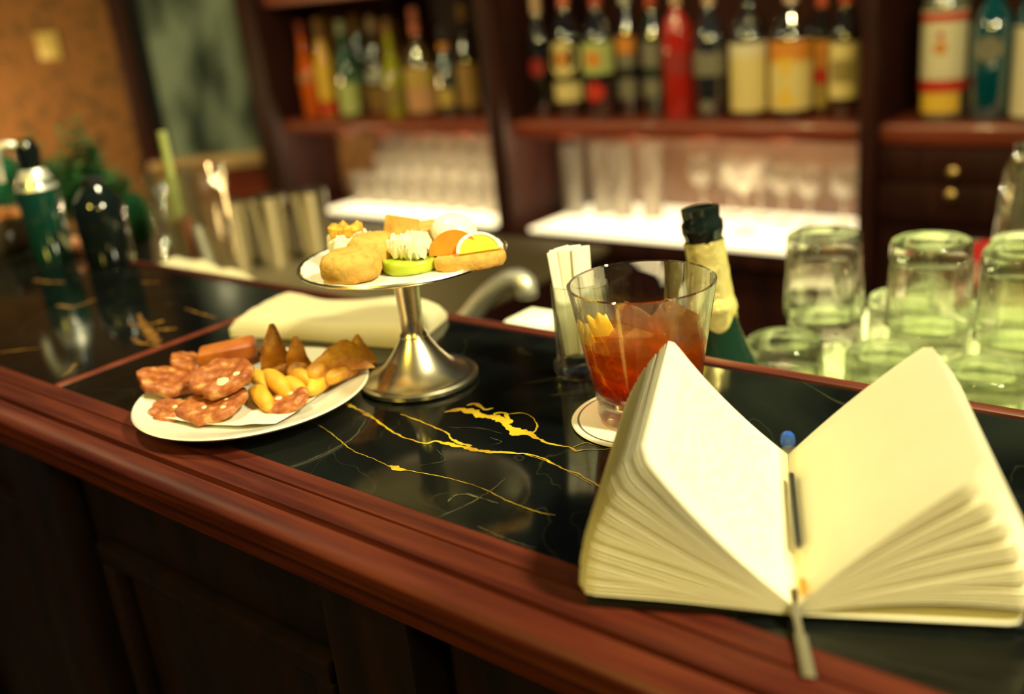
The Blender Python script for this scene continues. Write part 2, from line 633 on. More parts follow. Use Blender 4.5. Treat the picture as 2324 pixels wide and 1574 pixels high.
obj('window_apron', wallbox(u1-0.02, u3+0.03, -1.1, zs-0.053, 0, 0.03), M['wood_shelf'], win)
obj('window_frame', wallbox(u3+0.001, u3+0.10, -1.1, 1.5, 0, 0.03), M['wood_dark'], win)
# light switch
ua, za = wallpoint(78, 75)
ub, zb = wallpoint(142, 131)
sw = thing('light_switch', 'square ivory light switch on the orange patterned wallpaper', 'light switch', WO + AL*((ua+ub)/2) + Vector((0, 0, (za+zb)/2)), (0, 0, wrot))
ivory = mat('ivory_plastic', (0.66, 0.52, 0.16), 0.4)
sx, sz = (ub-ua)/2, abs(za-zb)/2
obj('switch_plate', boxm((-sx, -0.010, -sz), (sx, 0, sz), 0.004), ivory, sw)
obj('rocker', boxm((-sx*0.55, -0.015, -sz*0.55), (sx*0.55, -0.0102, sz*0.55), 0.002), ivory, sw)

struct(obj('wall_back', boxm((-3.3, 2.66, -1.1), (1.6, 2.72, 1.5)), M['black_gap'], smooth=False))

# ================================================================== back bar cabinet
SY = 2.19       # front of the shelves
FY = 2.15       # front of the uprights
ZS = -0.103     # top of the bottle shelf
ZC = -0.402     # top of the counter
bb = thing('back_bar_cabinet', 'dark mahogany back bar with bottle shelf over lit glass niches', 'cabinet', (0, 0, 0))
uprights = [(-2.96, -2.855), (-1.889, -1.829), (-0.826, -0.79)]
for k, (a, b) in enumerate(uprights):
    obj('upright', boxm((a, FY, -1.1), (b, 2.6, 1.2), 0.006), M['wood_dark'], bb)
obj('back_panel', boxm((-2.95, 2.6, -1.1), (1.4, 2.63, 1.2)), M['wood_dark'], bb)
bays = [(-2.8545, -1.8895), (-1.8285, -0.8265), (-0.7895, 1.2)]


def shelf_prof(z, th, y0=SY):
    return [(y0+0.006, z), (y0, z-0.006), (y0-0.004, z-0.02), (y0+0.004, z-th), (2.599, z-th), (2.599, z)]


for (a, b) in bays:
    obj('shelf', extrude_x(bmesh.new(), shelf_prof(ZS, 0.042), a, b), M['wood_shelf'], bb)
ztop = V(640, 12, SY).z
obj('top_shelf', extrude_x(bmesh.new(), shelf_prof(ztop+0.045, 0.045), bays[0][0], bays[0][1]), M['wood_shelf'], bb)
for (a, b) in bays[:2]:
    obj('counter', boxm((a, FY-0.01, ZC-0.04), (b, 2.599, ZC)), M['wood_dark'], bb)
    obj('base_panel', boxm((a, FY+0.03, -1.1), (b, FY+0.06, ZC-0.041)), M['wood_dark'], bb)
    obj('niche_panel', boxm((a, 2.50, ZC), (b, 2.52, ZS-0.043)), M['wood_panel'], bb)
# drawers of the right bay, each with a small brass knob
knob_m = mat('brass_knob', (0.72, 0.50, 0.20), 0.28, metal=0.9)
for (px, py, z0, z1) in ((2157, 395, -0.222, -0.150), (2152, 447, -0.305, -0.225)):
    dr = obj('drawer', boxm((-0.785, FY+0.02, z0), (-0.45, FY+0.2, z1), 0.003), M['wood_dark'], bb)
    p = V(px, py, FY-0.01)
    kb = lathem([(0, 0.0), (0.006, 0), (0.005, 0.006), (0.011, 0.012), (0.011, 0.017), (0.007, 0.021), (0, 0.022)], 16)
    obj('knob', kb, knob_m, dr, (p.x, FY+0.02, p.z), (R(90), 0, 0))
obj('base_panel', boxm((-0.785, FY+0.04, -1.1), (1.2, FY+0.06, -0.31)), M['wood_dark'], bb)

mat_white = mat('lit_milk_glass', (0.80, 0.75, 0.60), 0.4, emit=(1.0, 0.84, 0.50), emit_s=0.85)
for (pa, pb, txt) in (((742, 497), (1121, 517), 'glowing milk glass panel under the glasses behind the cake stand'),
                      ((1205, 522), (1945, 585), 'long glowing milk glass panel under glasses behind the champagne bottle')):
    a, b = V(*pa, FY), V(*pb, FY)
    o = obj('light_panel', boxm((a.x, FY-0.008, ZC+0.0005), (min(b.x, -0.83 if b.x > -1.5 else b.x), 2.49, ZC+0.010), 0.003), mat_white, bb)
    o['label'] = txt

# ------------------------------------------------------------------ bottles on the shelf
BY = 2.285


def glassm(name, c, rough=0.06, trans=0.0):
    m = mat(name, c, rough, coat=1.0, trans=trans, ior=1.4)
    m.node_tree.nodes['Principled BSDF'].inputs['Coat IOR'].default_value = 1.6 if max(c) > 0.3 else 2.8
    return m


B = dict(
    dark=glassm('dark_brown_glass', (0.010, 0.008, 0.006)), black=glassm('black_glass', (0.006, 0.007, 0.010)), green=glassm('green_glass', (0.005, 0.10, 0.045)),
    dgreen=glassm('deep_green_glass', (0.004, 0.030, 0.018)), orange=glassm('orange_liquid', (0.75, 0.13, 0.01)), yellow=glassm('yellow_liquid', (0.70, 0.40, 0.02)),
    lime=glassm('yellow_green_liquid', (0.34, 0.34, 0.02)), teal=glassm('teal_glass', (0.0, 0.075, 0.10)), pale=glassm('pale_clear_glass', (0.16, 0.17, 0.12)),
    smoke=glassm('smoky_blue_glass', (0.020, 0.023, 0.032)), red=glassm('red_bottle', (0.45, 0.02, 0.012)), amber=glassm('amber_glass', (0.10, 0.055, 0.015)))


def pm(name, c):
    return mat(name, c, 0.55)


L = dict(
    cream=pm('cream_label', (0.72, 0.58, 0.24)), white=pm('white_label', (0.72, 0.64, 0.44)), pgreen=pm('pale_green_label', (0.46, 0.52, 0.18)),
    red=pm('red_label', (0.55, 0.03, 0.015)), orange=pm('orange_label', (0.65, 0.24, 0.03)), yellow=pm('yellow_label', (0.78, 0.48, 0.05)),
    gold=pm('gold_label', (0.48, 0.32, 0.07)), pink=pm('pink_gold_label', (0.55, 0.28, 0.13)), grey=pm('grey_label', (0.20, 0.18, 0.13)),
    brown=pm('brown_label', (0.27, 0.15, 0.04)), silver=pm('silver_cap', (0.45, 0.45, 0.42)), redcap=pm('red_cap', (0.42, 0.07, 0.03)),
    pinkcap=pm('pink_cap', (0.60, 0.16, 0.09)), browncap=pm('brown_cap', (0.30, 0.15, 0.04)), black=pm('black_cap', (0.01, 0.01, 0.012)),
    tan=pm('tan_cap', (0.55, 0.36, 0.22)), palecap=pm('pale_green_cap', (0.40, 0.44, 0.28)), dkred=pm('dark_red_label', (0.30, 0.02, 0.015)), olive=pm('olive_label', (0.25, 0.18, 0.05)))


def band(bm, r, z0, z1, span=1.0, off=0.0012, ang0=None):
    """curved label facing the guests, slightly proud of the glass"""
    n = 18
    a0 = R(-90) if ang0 is None else ang0
    ha = span*math.pi*0.5
    rows = []
    for z in (z0, z1):
        rows.append([bm.verts.new(((r+off)*math.cos(a0-ha+2*ha*k/n), (r+off)*math.sin(a0-ha+2*ha*k/n), z)) for k in range(n+1)])
    inner = [[bm.verts.new((v.co.x*r/(r+off), v.co.y*r/(r+off), v.co.z)) for v in row] for row in rows]
    for k in range(n):
        bm.faces.new((rows[0][k], rows[0][k+1], rows[1][k+1], rows[1][k]))
        bm.faces.new((rows[1][k], rows[1][k+1], inner[1][k+1], inner[1][k]))
        bm.faces.new((inner[0][k+1], inner[0][k], rows[0][k], rows[0][k+1]))
    for k in (0, n):
        bm.faces.new((rows[0][k], rows[1][k], inner[1][k], inner[0][k]))
    return bm


def spot_disc(bm, r, z, rad, off=0.0022):
    """round emblem wrapped on the bottle front"""
    n = 20
    c = bm.verts.new((0, -(r+off), z))
    ring = []
    for k in range(n):
        a = 2*math.pi*k/n
        t = R(-90) + rad*math.cos(a)/r
        ring.append(bm.verts.new(((r+off)*math.cos(t), (r+off)*math.sin(t), z+rad*math.sin(a))))
    for k in range(n):
        bm.faces.new((c, ring[k], ring[(k+1) % n]))
    return bm


def bottle(pxl, pxr, top, shoulder, glass, cap, labels, text, cap_len=55, base=266, y=BY, group='liquor bottles on the back bar shelf', neck=0.30, zbase=None, name='liquor_bottle'):
    yf = y-0.02
    cx = (pxl+pxr)/2
    mid = V(cx, base-70, y)
    r = (pxr-pxl)/2/FPX*(mid-Vector((0, 0, EYE))).dot(fw)*1.02
    zb = ZS+0.0005 if zbase is None else zbase
    X = mid.x
    zt = V(cx, top, y).z - zb
    zsd = V(cx, shoulder, y).z - zb
    nr = max(r*neck, 0.012)
    zn = min(zsd + (zt-zsd)*0.38, zt-0.03)
    aim = math.atan2(-y, -X) + R(90)*0.55   # labels turned partly towards the room
    o = thing(name, text, 'bottle', (X, y, zb), (0, 0, 0.35*(math.atan2(-y, -X)+R(90))), group)
    prof = [(0, 0), (r*0.9, 0), (r, 0.006), (r, zsd*0.6), (r, zsd-0.012), (r*0.95, zsd), (r*0.75, zsd+(zn-zsd)*0.45), (nr*1.15, zn), (nr, zn+0.01), (nr, zt-0.012), (0, zt-0.012)]
    obj('bottle_glass', lathem(prof, 28), B[glass], o)
    if cap:
        zc = max(zn+0.012, V(cx, top+cap_len, y).z - zb)
        obj('bottle_cap', lathem([(0, zc), (nr*1.12, zc), (nr*1.18, zt-0.004), (nr*1.0, zt), (0, zt)], 20), L[cap], o)
    for lab in labels:
        kind, py0, py1, col = lab[:4]
        z1, z0 = V(cx, py0, yf).z - zb, V(cx, py1, yf).z - zb
        if kind == 'band':
            obj('label', band(bmesh.new(), r, max(z0, 0.008), min(z1, zsd-0.013), lab[4] if len(lab) > 4 else 0.85), L[col], o)
        elif kind == 'neck':
            rr = nr if z0 > zn else nr*1.1
            obj('neck_label', band(bmesh.new(), rr, max(z0, zn+0.011), min(z1, zt-0.013), 1.0, 0.0015), L[col], o)
        elif kind == 'disc':
            hh = (z1-z0)/2
            obj('emblem', spot_disc(bmesh.new(), r, (z0+z1)/2, hh, lab[4] if len(lab) > 4 else 0.0022), L[col], o)
    return o


bottle(682, 720, 48, 160, 'orange', 'redcap', [('band', 163, 185, 'pink', 0.9)], 'bottle of bright orange liquid with red cap at the shelf end by the window', 30)
bottle(722, 762, 40, 132, 'yellow', 'browncap', [('band', 140, 225, 'yellow'), ('band', 232, 262, 'red', 0.9)], 'yellow liqueur bottle with tall golden neck beside the orange bottle', 60, neck=0.42, y=BY+0.01)
bottle(768, 816, 45, 150, 'green', 'palecap', [('band', 187, 258, 'pgreen')], 'green bottle with pale cap and big pale green label', 30)
bottle(806, 846, 28, 120, 'green', 'browncap', [('band', 190, 245, 'brown', 0.6)], 'green bottle with tall brown capsule standing behind the pale green label', 62, y=BY+0.13)
bottle(836, 884, 34, 150, 'amber', 'tan', [('band', 160, 186, 'silver', 0.9), ('band', 198, 250, 'brown', 0.7)], 'brown bottle with silver collar label in the left bay', 40, y=BY+0.075)
bottle(872, 918, 40, 170, 'lime', 'browncap', [('band', 195, 245, 'olive', 0.5)], 'bottle of yellow green liquid right of the brown silver-collared bottle', 36)
bottle(922, 992, 15, 140, 'amber', 'pinkcap', [('band', 152, 195, 'gold', 0.95), ('band', 196, 252, 'pink', 0.95)], 'wide bottle with pink cap and broad gold and pink label', 62, neck=0.22)
bottle(992, 1040, 60, 160, 'dgreen', 'black', [('neck', 98, 128, 'orange'), ('band', 200, 240, 'gold', 0.6)], 'dark green bottle with orange neck label near the left bay upright', 30)
bottle(1041, 1092, 5, 130, 'dark', 'browncap', [('band', 145, 240, 'brown', 0.85)], 'brown bottle with dull brown label, last in left bay', 40)

bottle(1207, 1254, -30, 85, 'dark', 'tan', [('disc', 132, 172, 'dkred')], 'dark brown bottle with small dark red emblem, first in middle bay', 70)
bottle(1260, 1326, -60, 80, 'black', 'pinkcap', [('disc', 92, 172, 'cream'), ('disc', 116, 148, 'orange', 0.0034), ('band', 186, 228, 'cream', 0.8)], 'black bottle with round cream label over a small cream label', 105)
bottle(1328, 1400, -60, 80, 'black', 'redcap', [('band', 95, 166, 'pgreen', 0.9), ('disc', 112, 150, 'orange', 0.0030), ('disc', 184, 228, 'red')], 'black bottle with pale green label above a red disc', 95)
bottle(1406, 1450, -70, 70, 'black', 'silver', [('band', 76, 122, 'orange', 0.75), ('band', 124, 152, 'grey', 0.75), ('band', 178, 224, 'grey', 0.7)], 'black bottle with silver cap and orange label top', 90, y=BY+0.03)
bottle(1462, 1508, -60, 80, 'dgreen', 'redcap', [('band', 96, 150, 'grey', 0.7), ('band', 180, 220, 'grey', 0.6)], 'dark green bottle with two small grey labels', 80, y=BY+0.02)
bottle(1508, 1574, -40, 62, 'red', 'tan', [('band', 118, 168, 'dkred', 0.9)], 'red-wrapped bottle with pale cap in the middle bay', 70)
bottle(1578, 1650, -70, 80, 'smoke', 'tan', [('band', 120, 170, 'grey', 0.85), ('disc', 225, 252, 'grey')], 'smoky blue-black bottle beside the red bottle', 110)
bottle(1660, 1742, -80, 75, 'dark', 'black', [('band', 96, 128, 'white', 0.9), ('band', 128, 250, 'cream', 0.9)], 'dark bottle with plain tall cream label beside the smoky bottle', 90)
bottle(1750, 1842, -80, 75, 'dark', 'tan', [('band', 90, 138, 'orange', 0.95), ('disc', 128, 236, 'yellow'), ('band', 138, 246, 'cream', 0.95)], 'dark bottle with cream and orange label around a yellow disc', 90)
bottle(1846, 1884, -50, 75, 'dark', 'redcap', [('band', 92, 156, 'orange', 0.9), ('band', 158, 190, 'red', 0.9), ('band', 191, 243, 'gold', 0.9)], 'slim dark bottle with orange, red and gold bands', 80, y=BY+0.05)
bottle(1884, 1952, -60, 75, 'dark', 'redcap', [('band', 96, 222, 'cream', 0.9), ('band', 134, 186, 'olive', 0.5)], 'dark bottle with yellowish label, last in middle bay', 80)

bottle(2092, 2188, -90, 0, 'pale', 'redcap', [('band', 22, 165, 'white', 0.8), ('band', 166, 178, 'white', 0.8), ('band', 180, 206, 'red', 0.82), ('band', 208, 252, 'lime' if 'lime' in L else 'yellow', 0.6)], 'clear gin bottle with white label and red band', 90, base=272, y=2.27)
bottle(2203, 2288, -110, 52, 'teal', 'black', [('disc', 78, 138, 'grey')], 'teal blue bottle with a small round emblem', 90, base=272, y=2.27)
bottle(2302, 2400, -110, 20, 'teal', 'black', [('band', 58, 262, 'white', 0.85)], 'blue bottle with tall white label at the photo edge', 90, base=272, y=2.27)
# red figure and stripe on the gin label
gin = [o for o in bpy.data.objects if o.get('label', '').startswith('clear gin')][0]
gb = [c for c in gin.children if c.name.startswith('label')][0]
rr = max(math.hypot(v.co.x, v.co.y) for v in gb.data.vertices)
zt_ = max(v.co.z for v in gb.data.vertices)
zb_ = min(v.co.z for v in gb.data.vertices)
hh = zt_-zb_
obj('emblem', spot_disc(bmesh.new(), rr, zb_+hh*0.42, 0.013, 0.001), L['orange'], gin)
obj('emblem', spot_disc(bmesh.new(), rr, zb_+hh*0.62, 0.007, 0.0012), L['red'], gin)
obj('label_stripe', band(bmesh.new(), rr, zt_-hh*0.17, zt_-hh*0.04, 0.78, 0.001), L['red'], gin)
# ------------------------------------------------------------------ glasses in the lit niches
zg = ZC+0.0105


def highball(h, r):
    t = 0.0022
    return lathem([(0, 0), (r*0.86, 0), (r*0.9, 0.003), (r, h), (r-t*0.5, h+0.001), (r-t, h), (r*0.9-t, 0.012), (0, 0.010)], 20)


def goblet(h, r):
    t = 0.0018
    s = h*0.45
    return lathem([(0, 0), (r*0.8, 0), (r*0.8, 0.002), (0.006, 0.006), (0.004, s*0.5), (0.005, s), (r*0.75, s+0.02), (r, s+0.05), (r*0.85, h), (r*0.85-t, h),
                   (r-t, s+0.05), (r*0.75-t, s+0.022), (0, s+0.006)], 20)


def coupe(h, r):
    t = 0.0018
    s = h*0.55
    return lathem([(0, 0), (r*0.65, 0), (r*0.65, 0.002), (0.006, 0.006), (0.004, s*0.5), (0.005, s), (r*0.5, s+0.025), (r, h), (r-t, h), (r*0.5-t, s+0.027), (0, s+0.004)], 20)


k = 0
proto = {}


def niche(kind, x, y, mesh_fn, args, label, group):
    key = (kind, args)
    if key not in proto:
        o = obj(kind, mesh_fn(*args), M['niche_glass'], loc=(x, y, zg))
        proto[key] = o
    else:
        o = proto[key].copy()
        COL.objects.link(o)
        o.location = (x, y, zg)
    tag(o, label, 'glass', group)


gl = 'clear glass among many on the lit panel behind the cake stand'
for i in range(8):
    niche('stem_glass', -2.605+i*0.088, 2.445, goblet, (0.185, 0.036), gl, 'glasses in the niche behind the cake stand')
for i in range(8):
    niche('stem_glass', -2.565+i*0.085, 2.36, goblet, (0.15, 0.034), 'clear glass in the middle row of the niche behind the cake stand', 'middle row glasses behind the cake stand')
for i in range(8):
    niche('rocks_glass', -2.60+i*0.085, 2.275, highball, (0.10, 0.035), 'short clear glass in the front row of the niche behind the cake stand', 'short glasses in the niche behind the cake stand')
for i in range(4):
    niche('highball_glass', -1.735+i*0.085, 2.33+0.02*(i % 2), highball, (0.20, 0.033), 'tall clear highball glass on the long lit panel beside the upright', 'highball glasses on the long lit panel')
niche('cocktail_glass', -1.16, 2.27, coupe, (0.175, 0.055), 'wide clear cocktail glass directly above the champagne bottle neck', None)
for i in range(3):
    niche('stem_glass', -1.36+i*0.085, 2.42, goblet, (0.16, 0.038), 'clear stem glass in the middle of the long lit panel', 'stem glasses in the middle of the long lit panel')
for i in range(4):
    niche('stem_glass', -1.115+i*0.08, 2.40-0.02*(i % 2), goblet, (0.15, 0.037), 'clear stem glass at the far right of the long lit panel', 'stem glasses at the right of the long lit panel')

# ================================================================== the bar counter
bar = thing('bar_counter', 'long bar counter of gold-veined black marble with moulded mahogany edge', 'bar counter', (0, 0, 0))
Y0, Y1 = 0.3238, 0.5775     # marble front and back
XL, XR = -1.40, 0.9
XD = -0.768


def vein(bm, pts, mi, z=0.00025, lump=0.0):
    """polygon strip through pixel points (px, py, half width m) inlaid in the marble face"""
    P = [G(p[0], p[1], 0) for p in pts]
    Wd = [p[2] for p in pts]
    n = 12
    C, H = [], []
    sp = smooth_path(P, n)
    for i, q in enumerate(sp):
        a = min(i//n, len(Wd)-2)
        t = i/n - a
        q = q.copy()
        j = Vector((noise.noise(q*150), noise.noise(q*150+Vector((9, 3, 1))), 0))*0.0007 + Vector((noise.noise(q*330), noise.noise(q*330+Vector((4, 3, 1))), 0))*0.0004
        C.append(q + j)
        H.append([0.54*(Wd[a]*(1-t)+Wd[a+1]*t)*max(0.1, 1+0.9*noise.noise(q*120+Vector((5, sd_, 5)))+0.7*noise.noise(q*330+Vector((7, 1, sd_)))) for sd_ in (2, 31)])
    L_, R_ = [], []
    for i, q in enumerate(C):
        t = (C[min(i+1, len(C)-1)]-C[max(i-1, 0)])
        t.normalize()
        nn = Vector((-t.y, t.x, 0))
        L_.append(bm.verts.new((q.x+nn.x*H[i][0], q.y+nn.y*H[i][0], z)))
        R_.append(bm.verts.new((q.x-nn.x*H[i][1], q.y-nn.y*H[i][1], z)))
    for i in range(len(C)-1):
        bm.faces.new((L_[i], R_[i], R_[i+1], L_[i+1])).material_index = mi


bm = boxm((XD+0.004, Y0, -0.03), (XR, Y1, 0.0), 0.0)
g = 0.0007
vein(bm, [(770, 910, 0.0035), (815, 930, 0.002), (843, 946, 0.0022), (900, 985, 0.0011), (960, 1005, 0.001), (990, 1002, 0.0024), (1030, 1010, 0.003), (1080, 1020, 0.0034), (1120, 1026, 0.0028),
          (1170, 1028, 0.0016), (1220, 1035, 0.001), (1270, 1060, 0.0009), (1310, 1075, 0.001), (1345, 1095, 0.0008), (1372, 1106, 0.0012), (1400, 1112, 0.0006)], 1)
vein(bm, [(910, 940, 0.0012), (950, 955, 0.001), (1010, 980, 0.0012), (1030, 1000, 0.002), (1070, 1013, 0.002)], 1, z=0.00028)
vein(bm, [(1010, 935, 0.002), (1050, 930, 0.0055), (1090, 940, 0.006), (1130, 950, 0.005), (1145, 962, 0.003), (1170, 978, 0.006), (1200, 985, 0.005), (1225, 998, 0.002), (1255, 1008, 0.0016),
          (1290, 1015, 0.001), (1310, 1022, 0.0022), (1330, 1020, 0.0012), (1370, 1020, 0.001), (1420, 1016, 0.001)], 1)
vein(bm, [(1060, 920, 0.0016), (1080, 917, 0.003), (1100, 930, 0.0022), (1120, 926, 0.0015)], 1, z=0.00028)
vein(bm, [(1120, 940, 0.003), (1145, 938, 0.0032), (1155, 955, 0.003), (1150, 965, 0.002)], 1, z=0.00028)
vein(bm, [(1150, 940, 0.0006), (1190, 938, 0.0008), (1215, 955, 0.0006), (1218, 975, 0.001), (1205, 983, 0.002)], 1, z=0.0003)
vein(bm, [(1300, 1015, 0.0004), (1330, 1005, 0.0007), (1350, 1010, 0.0006), (1360, 1014, 0.0003)], 1, z=0.00028)
vein(bm, [(1180, 1028, 0.0003), (1230, 1043, 0.0004), (1290, 1070, 0.0004), (1340, 1098, 0.0004)], 1, z=0.00028)
vein(bm, [(700, 952, 0.0002), (740, 975, 0.0003), (772, 1000, 0.0005), (800, 1022, 0.0005), (850, 1042, 0.0005), (888, 1060, 0.0007), (950, 1072, 0.0006), (1010, 1083, 0.0004), (1070, 1100, 0.0004),
          (1110, 1115, 0.0004), (1160, 1140, 0.0003), (1210, 1158, 0.0003), (1260, 1170, 0.0002)], 1)
vein(bm, [(884, 1057, 0.0006), (900, 1063, 0.0042), (914, 1066, 0.0030), (926, 1068, 0.0004)], 1, z=0.00028)
vein(bm, [(995, 1174, 0.0003), (1040, 1155, 0.0006), (1080, 1135, 0.0006), (1110, 1115, 0.0004), (1150, 1085, 0.0002)], 2)
vein(bm, [(1015, 1138, 0.0006), (1030, 1125, 0.0016), (1060, 1122, 0.0014), (1085, 1128, 0.0010), (1130, 1142, 0.0004)], 2)
vein(bm, [(1085, 1195, 0.0003), (1120, 1210, 0.0008), (1160, 1228, 0.0005), (1190, 1236, 0.0004), (1215, 1245, 0.0003)], 2)
vein(bm, [(830, 950, 0.0003), (810, 985, 0.0009), (775, 1010, 0.0007), (700, 1045, 0.0004)], 2)
vein(bm, [(1020, 970, 0.0002), (1090, 972, 0.0004), (1140, 984, 0.0003)], 2)
vein(bm, [(1110, 1012, 0.0002), (1138, 1002, 0.0006), (1112, 993, 0.0002)], 2)
vein(bm, [(955, 1057, 0.0002), (1010, 1045, 0.0005), (1000, 1030, 0.0003), (990, 1020, 0.0002)], 2)
obj('marble_slab', bm, [M['marble'], M['gold_vein'], M['faint_vein']], bar, smooth=False)

bm = boxm((XL, Y0, -0.03), (XD-0.004, Y1, 0.0), 0.0)
dull = mat('dull_gold_vein', (0.30, 0.15, 0.03), 0.25, col2=(0.16, 0.07, 0.02), scale=60)
vein(bm, [(80, 635, 0.003), (110, 640, 0.006), (145, 640, 0.004)], 1)
vein(bm, [(130, 693, 0.004), (165, 697, 0.007), (190, 690, 0.004), (215, 680, 0.004)], 1)
vein(bm, [(315, 712, 0.002), (325, 735, 0.006), (340, 755, 0.009), (350, 775, 0.008), (330, 778, 0.007), (365, 785, 0.005)], 1)
vein(bm, [(292, 735, 0.003), (330, 738, 0.004), (370, 728, 0.005)], 1, z=0.0003)
vein(bm, [(355, 748, 0.004), (380, 748, 0.005), (402, 746, 0.002)], 1, z=0.00035)
vein(bm, [(300, 765, 0.002), (315, 778, 0.005), (335, 780, 0.004)], 1, z=0.00035)
vein(bm, [(320, 640, 0.002), (340, 642, 0.004), (362, 640, 0.002)], 1)
vein(bm, [(420, 700, 0.001), (450, 710, 0.003), (490, 722, 0.001)], 1)
vein(bm, [(0, 800, 0.002), (40, 795, 0.003), (90, 790, 0.001)], 1)
vein(bm, [(140, 855, 0.001), (160, 840, 0.003), (172, 825, 0.002)], 1)
obj('marble_slab', bm, [M['marble'], dull, M['faint_vein']], bar, smooth=False)
bm = boxm((-1.0, 0, 0), (-0.9, 0.01, 0.01))
bm.free()
obj('divider_strip', boxm((XD-0.0038, Y0, -0.03), (XD+0.0038, Y1, 0.0008), 0.0006), M['wood_shelf'], bar)
obj('rear_trim', boxm((XL, Y1+0.0002, -0.03), (XR, Y1+0.0115, 0.002), 0.002), M['wood'], bar)
# front moulding: flat fillet, groove, broad fillet, groove, roll, lip, cove
prof = [(Y0-0.0002, 0.0), (0.3092, 0.0), (0.3084, -0.004), (0.3074, -0.004), (0.3066, 0.0004), (0.300, 0.0012), (0.2890, 0.0012), (0.2876, -0.005), (0.2862, -0.005), (0.2853, 0.0)]
for i in range(1, 9):
    a = i/8*math.pi*0.42
    prof.append((0.2845-0.0145*math.sin(a)/math.sin(math.pi*0.42), -0.0062*(1-math.cos(a))/(1-math.cos(math.pi*0.42))))
prof += [(0.2698, -0.0075), (0.2706, -0.0125), (0.2750, -0.0145), (0.2750, -0.0165), (0.2722, -0.0180), (0.2738, -0.0225), (0.284, -0.027), (0.294, -0.036), (0.302, -0.05), (0.302, -0.06), (Y0-0.0002, -0.06)]
obj('front_moulding', extrude_x(bmesh.new(), prof, XL, XR), M['wood'], bar)
# carcass with framed panels and pilasters
FYB = 0.345
front_m = mat('black_stained_front', (0.010, 0.007, 0.009), 0.30, coat=0.25, col2=(0.022, 0.010, 0.010), scale=6, stretch=(6, 6, 1))
obj('front_panel', boxm((XL, FYB, -1.1), (XR, FYB+0.02, -0.0605)), front_m, bar)
for x in (-1.30, -0.86, -0.42, 0.02, 0.46):
    bm = bmesh.new()
    box(bm, (x+0.065, FYB-0.016, -0.175), (x+0.375, FYB-0.0005, -0.155), 0.004)
    box(bm, (x+0.065, FYB-0.016, -0.98), (x+0.375, FYB-0.0005, -0.96), 0.004)
    box(bm, (x+0.065, FYB-0.0155, -0.96), (x+0.085, FYB-0.0005, -0.175), 0.004)
    box(bm, (x+0.355, FYB-0.0155, -0.96), (x+0.375, FYB-0.0005, -0.175), 0.004)
    obj('panel_moulding', bm, front_m, bar)
    pil = bmesh.new()
    box(pil, (x-0.04, FYB-0.03, -1.1), (x+0.04, FYB-0.0005, -0.0605), 0.006)
    obj('pilaster', pil, front_m, bar)
obj('rear_panel', boxm((XL, Y1-0.03, -1.1), (XR, Y1-0.01, -0.031)), M['black_gap'], bar)
rail = bmesh.new()
box(rail, (-1.25, 0.592, -0.27), (XR, 0.745, -0.262))
box(rail, (-1.25, 0.737, -0.262), (XR, 0.745, -0.17))
box(rail, (-1.25, 0.5885, -0.27), (XR, 0.592, -0.13))
obj('speed_rail', rail, M['black_gap'], bar, smooth=False)

# ================================================================== work bench behind the bar
wb = thing('work_bench', 'dull steel work bench behind the bar under the mixing tins', 'bench', (0, 0, 0))
obj('bench_top', boxm((-2.15, 0.78, -0.165), (-0.905, 1.30, -0.150), 0.006), M['steel_dull'], wb)
obj('bench_front', boxm((-2.15, 0.80, -0.80), (-0.92, 0.815, -0.1655)), M['black_gap'], wb)
for x in (-2.13, -0.95):
    for y in (0.83, 1.27):
        obj('leg', boxm((x-0.015, y-0.012, -1.1), (x+0.015, y+0.012, -0.1655)), M['steel'], wb)
db = thing('drainboard', 'pale drainboard carrying the upturned tumblers', 'drainboard', (0, 0, 0))
obj('board_top', boxm((-0.412, 0.752, -0.1495), (0.35, 1.45, -0.1368), 0.003), M['drain'], db)
obj('board_front', boxm((-0.405, 0.765, -0.80), (0.35, 0.78, -0.150)), M['black_gap'], db)
for x in (-0.39, 0.33):
    for y in (0.80, 1.42):
        obj('leg', boxm((x-0.015, y-0.012, -1.1), (x+0.015, y+0.012, -0.150)), M['steel'], db)


# ------------------------------------------------------------------ tumblers, upside down
def tumbler_mesh(h=0.0778, rf=0.0335, rr_=0.0372):
    t = 0.0028
    # built upside down: rim at z = 0, foot at z = h
    prof = [(rr_-t, 0.0008), (rr_-t*0.5, 0), (rr_, 0.0008), (rr_*0.995, 0.012), (rf*1.045, h*0.55), (rf*1.03, h*0.72), (rf*1.015, h*0.76), (rf*1.02, h*0.80), (rf*1.01, h-0.004), (rf-0.0008, h-0.0012), (rf-0.0028, h), (rf*0.66, h-0.0004),
            (rf*0.58, h-0.0028), (0, h-0.0036), (0, h*0.78), (rf*0.6, h*0.77), (rf-t*1.7, h*0.74), (rf*1.045-t, h*0.55), (rr_*0.995-t, 0.012), (rr_-t, 0.0008)]

    def rad(i, a, r, z):
        if 4 <= i <= 5:
            return r*(1-0.016*abs(math.sin(a*5)))
        if i in (16, 17):
            return r*(1-0.05*abs(math.sin(a*5))) 
        return r
    bm = bmesh.new()
    lathe(bm, prof, 60, rad)
    bmesh.ops.remove_doubles(bm, verts=bm.verts, dist=1e-6)
    return bm


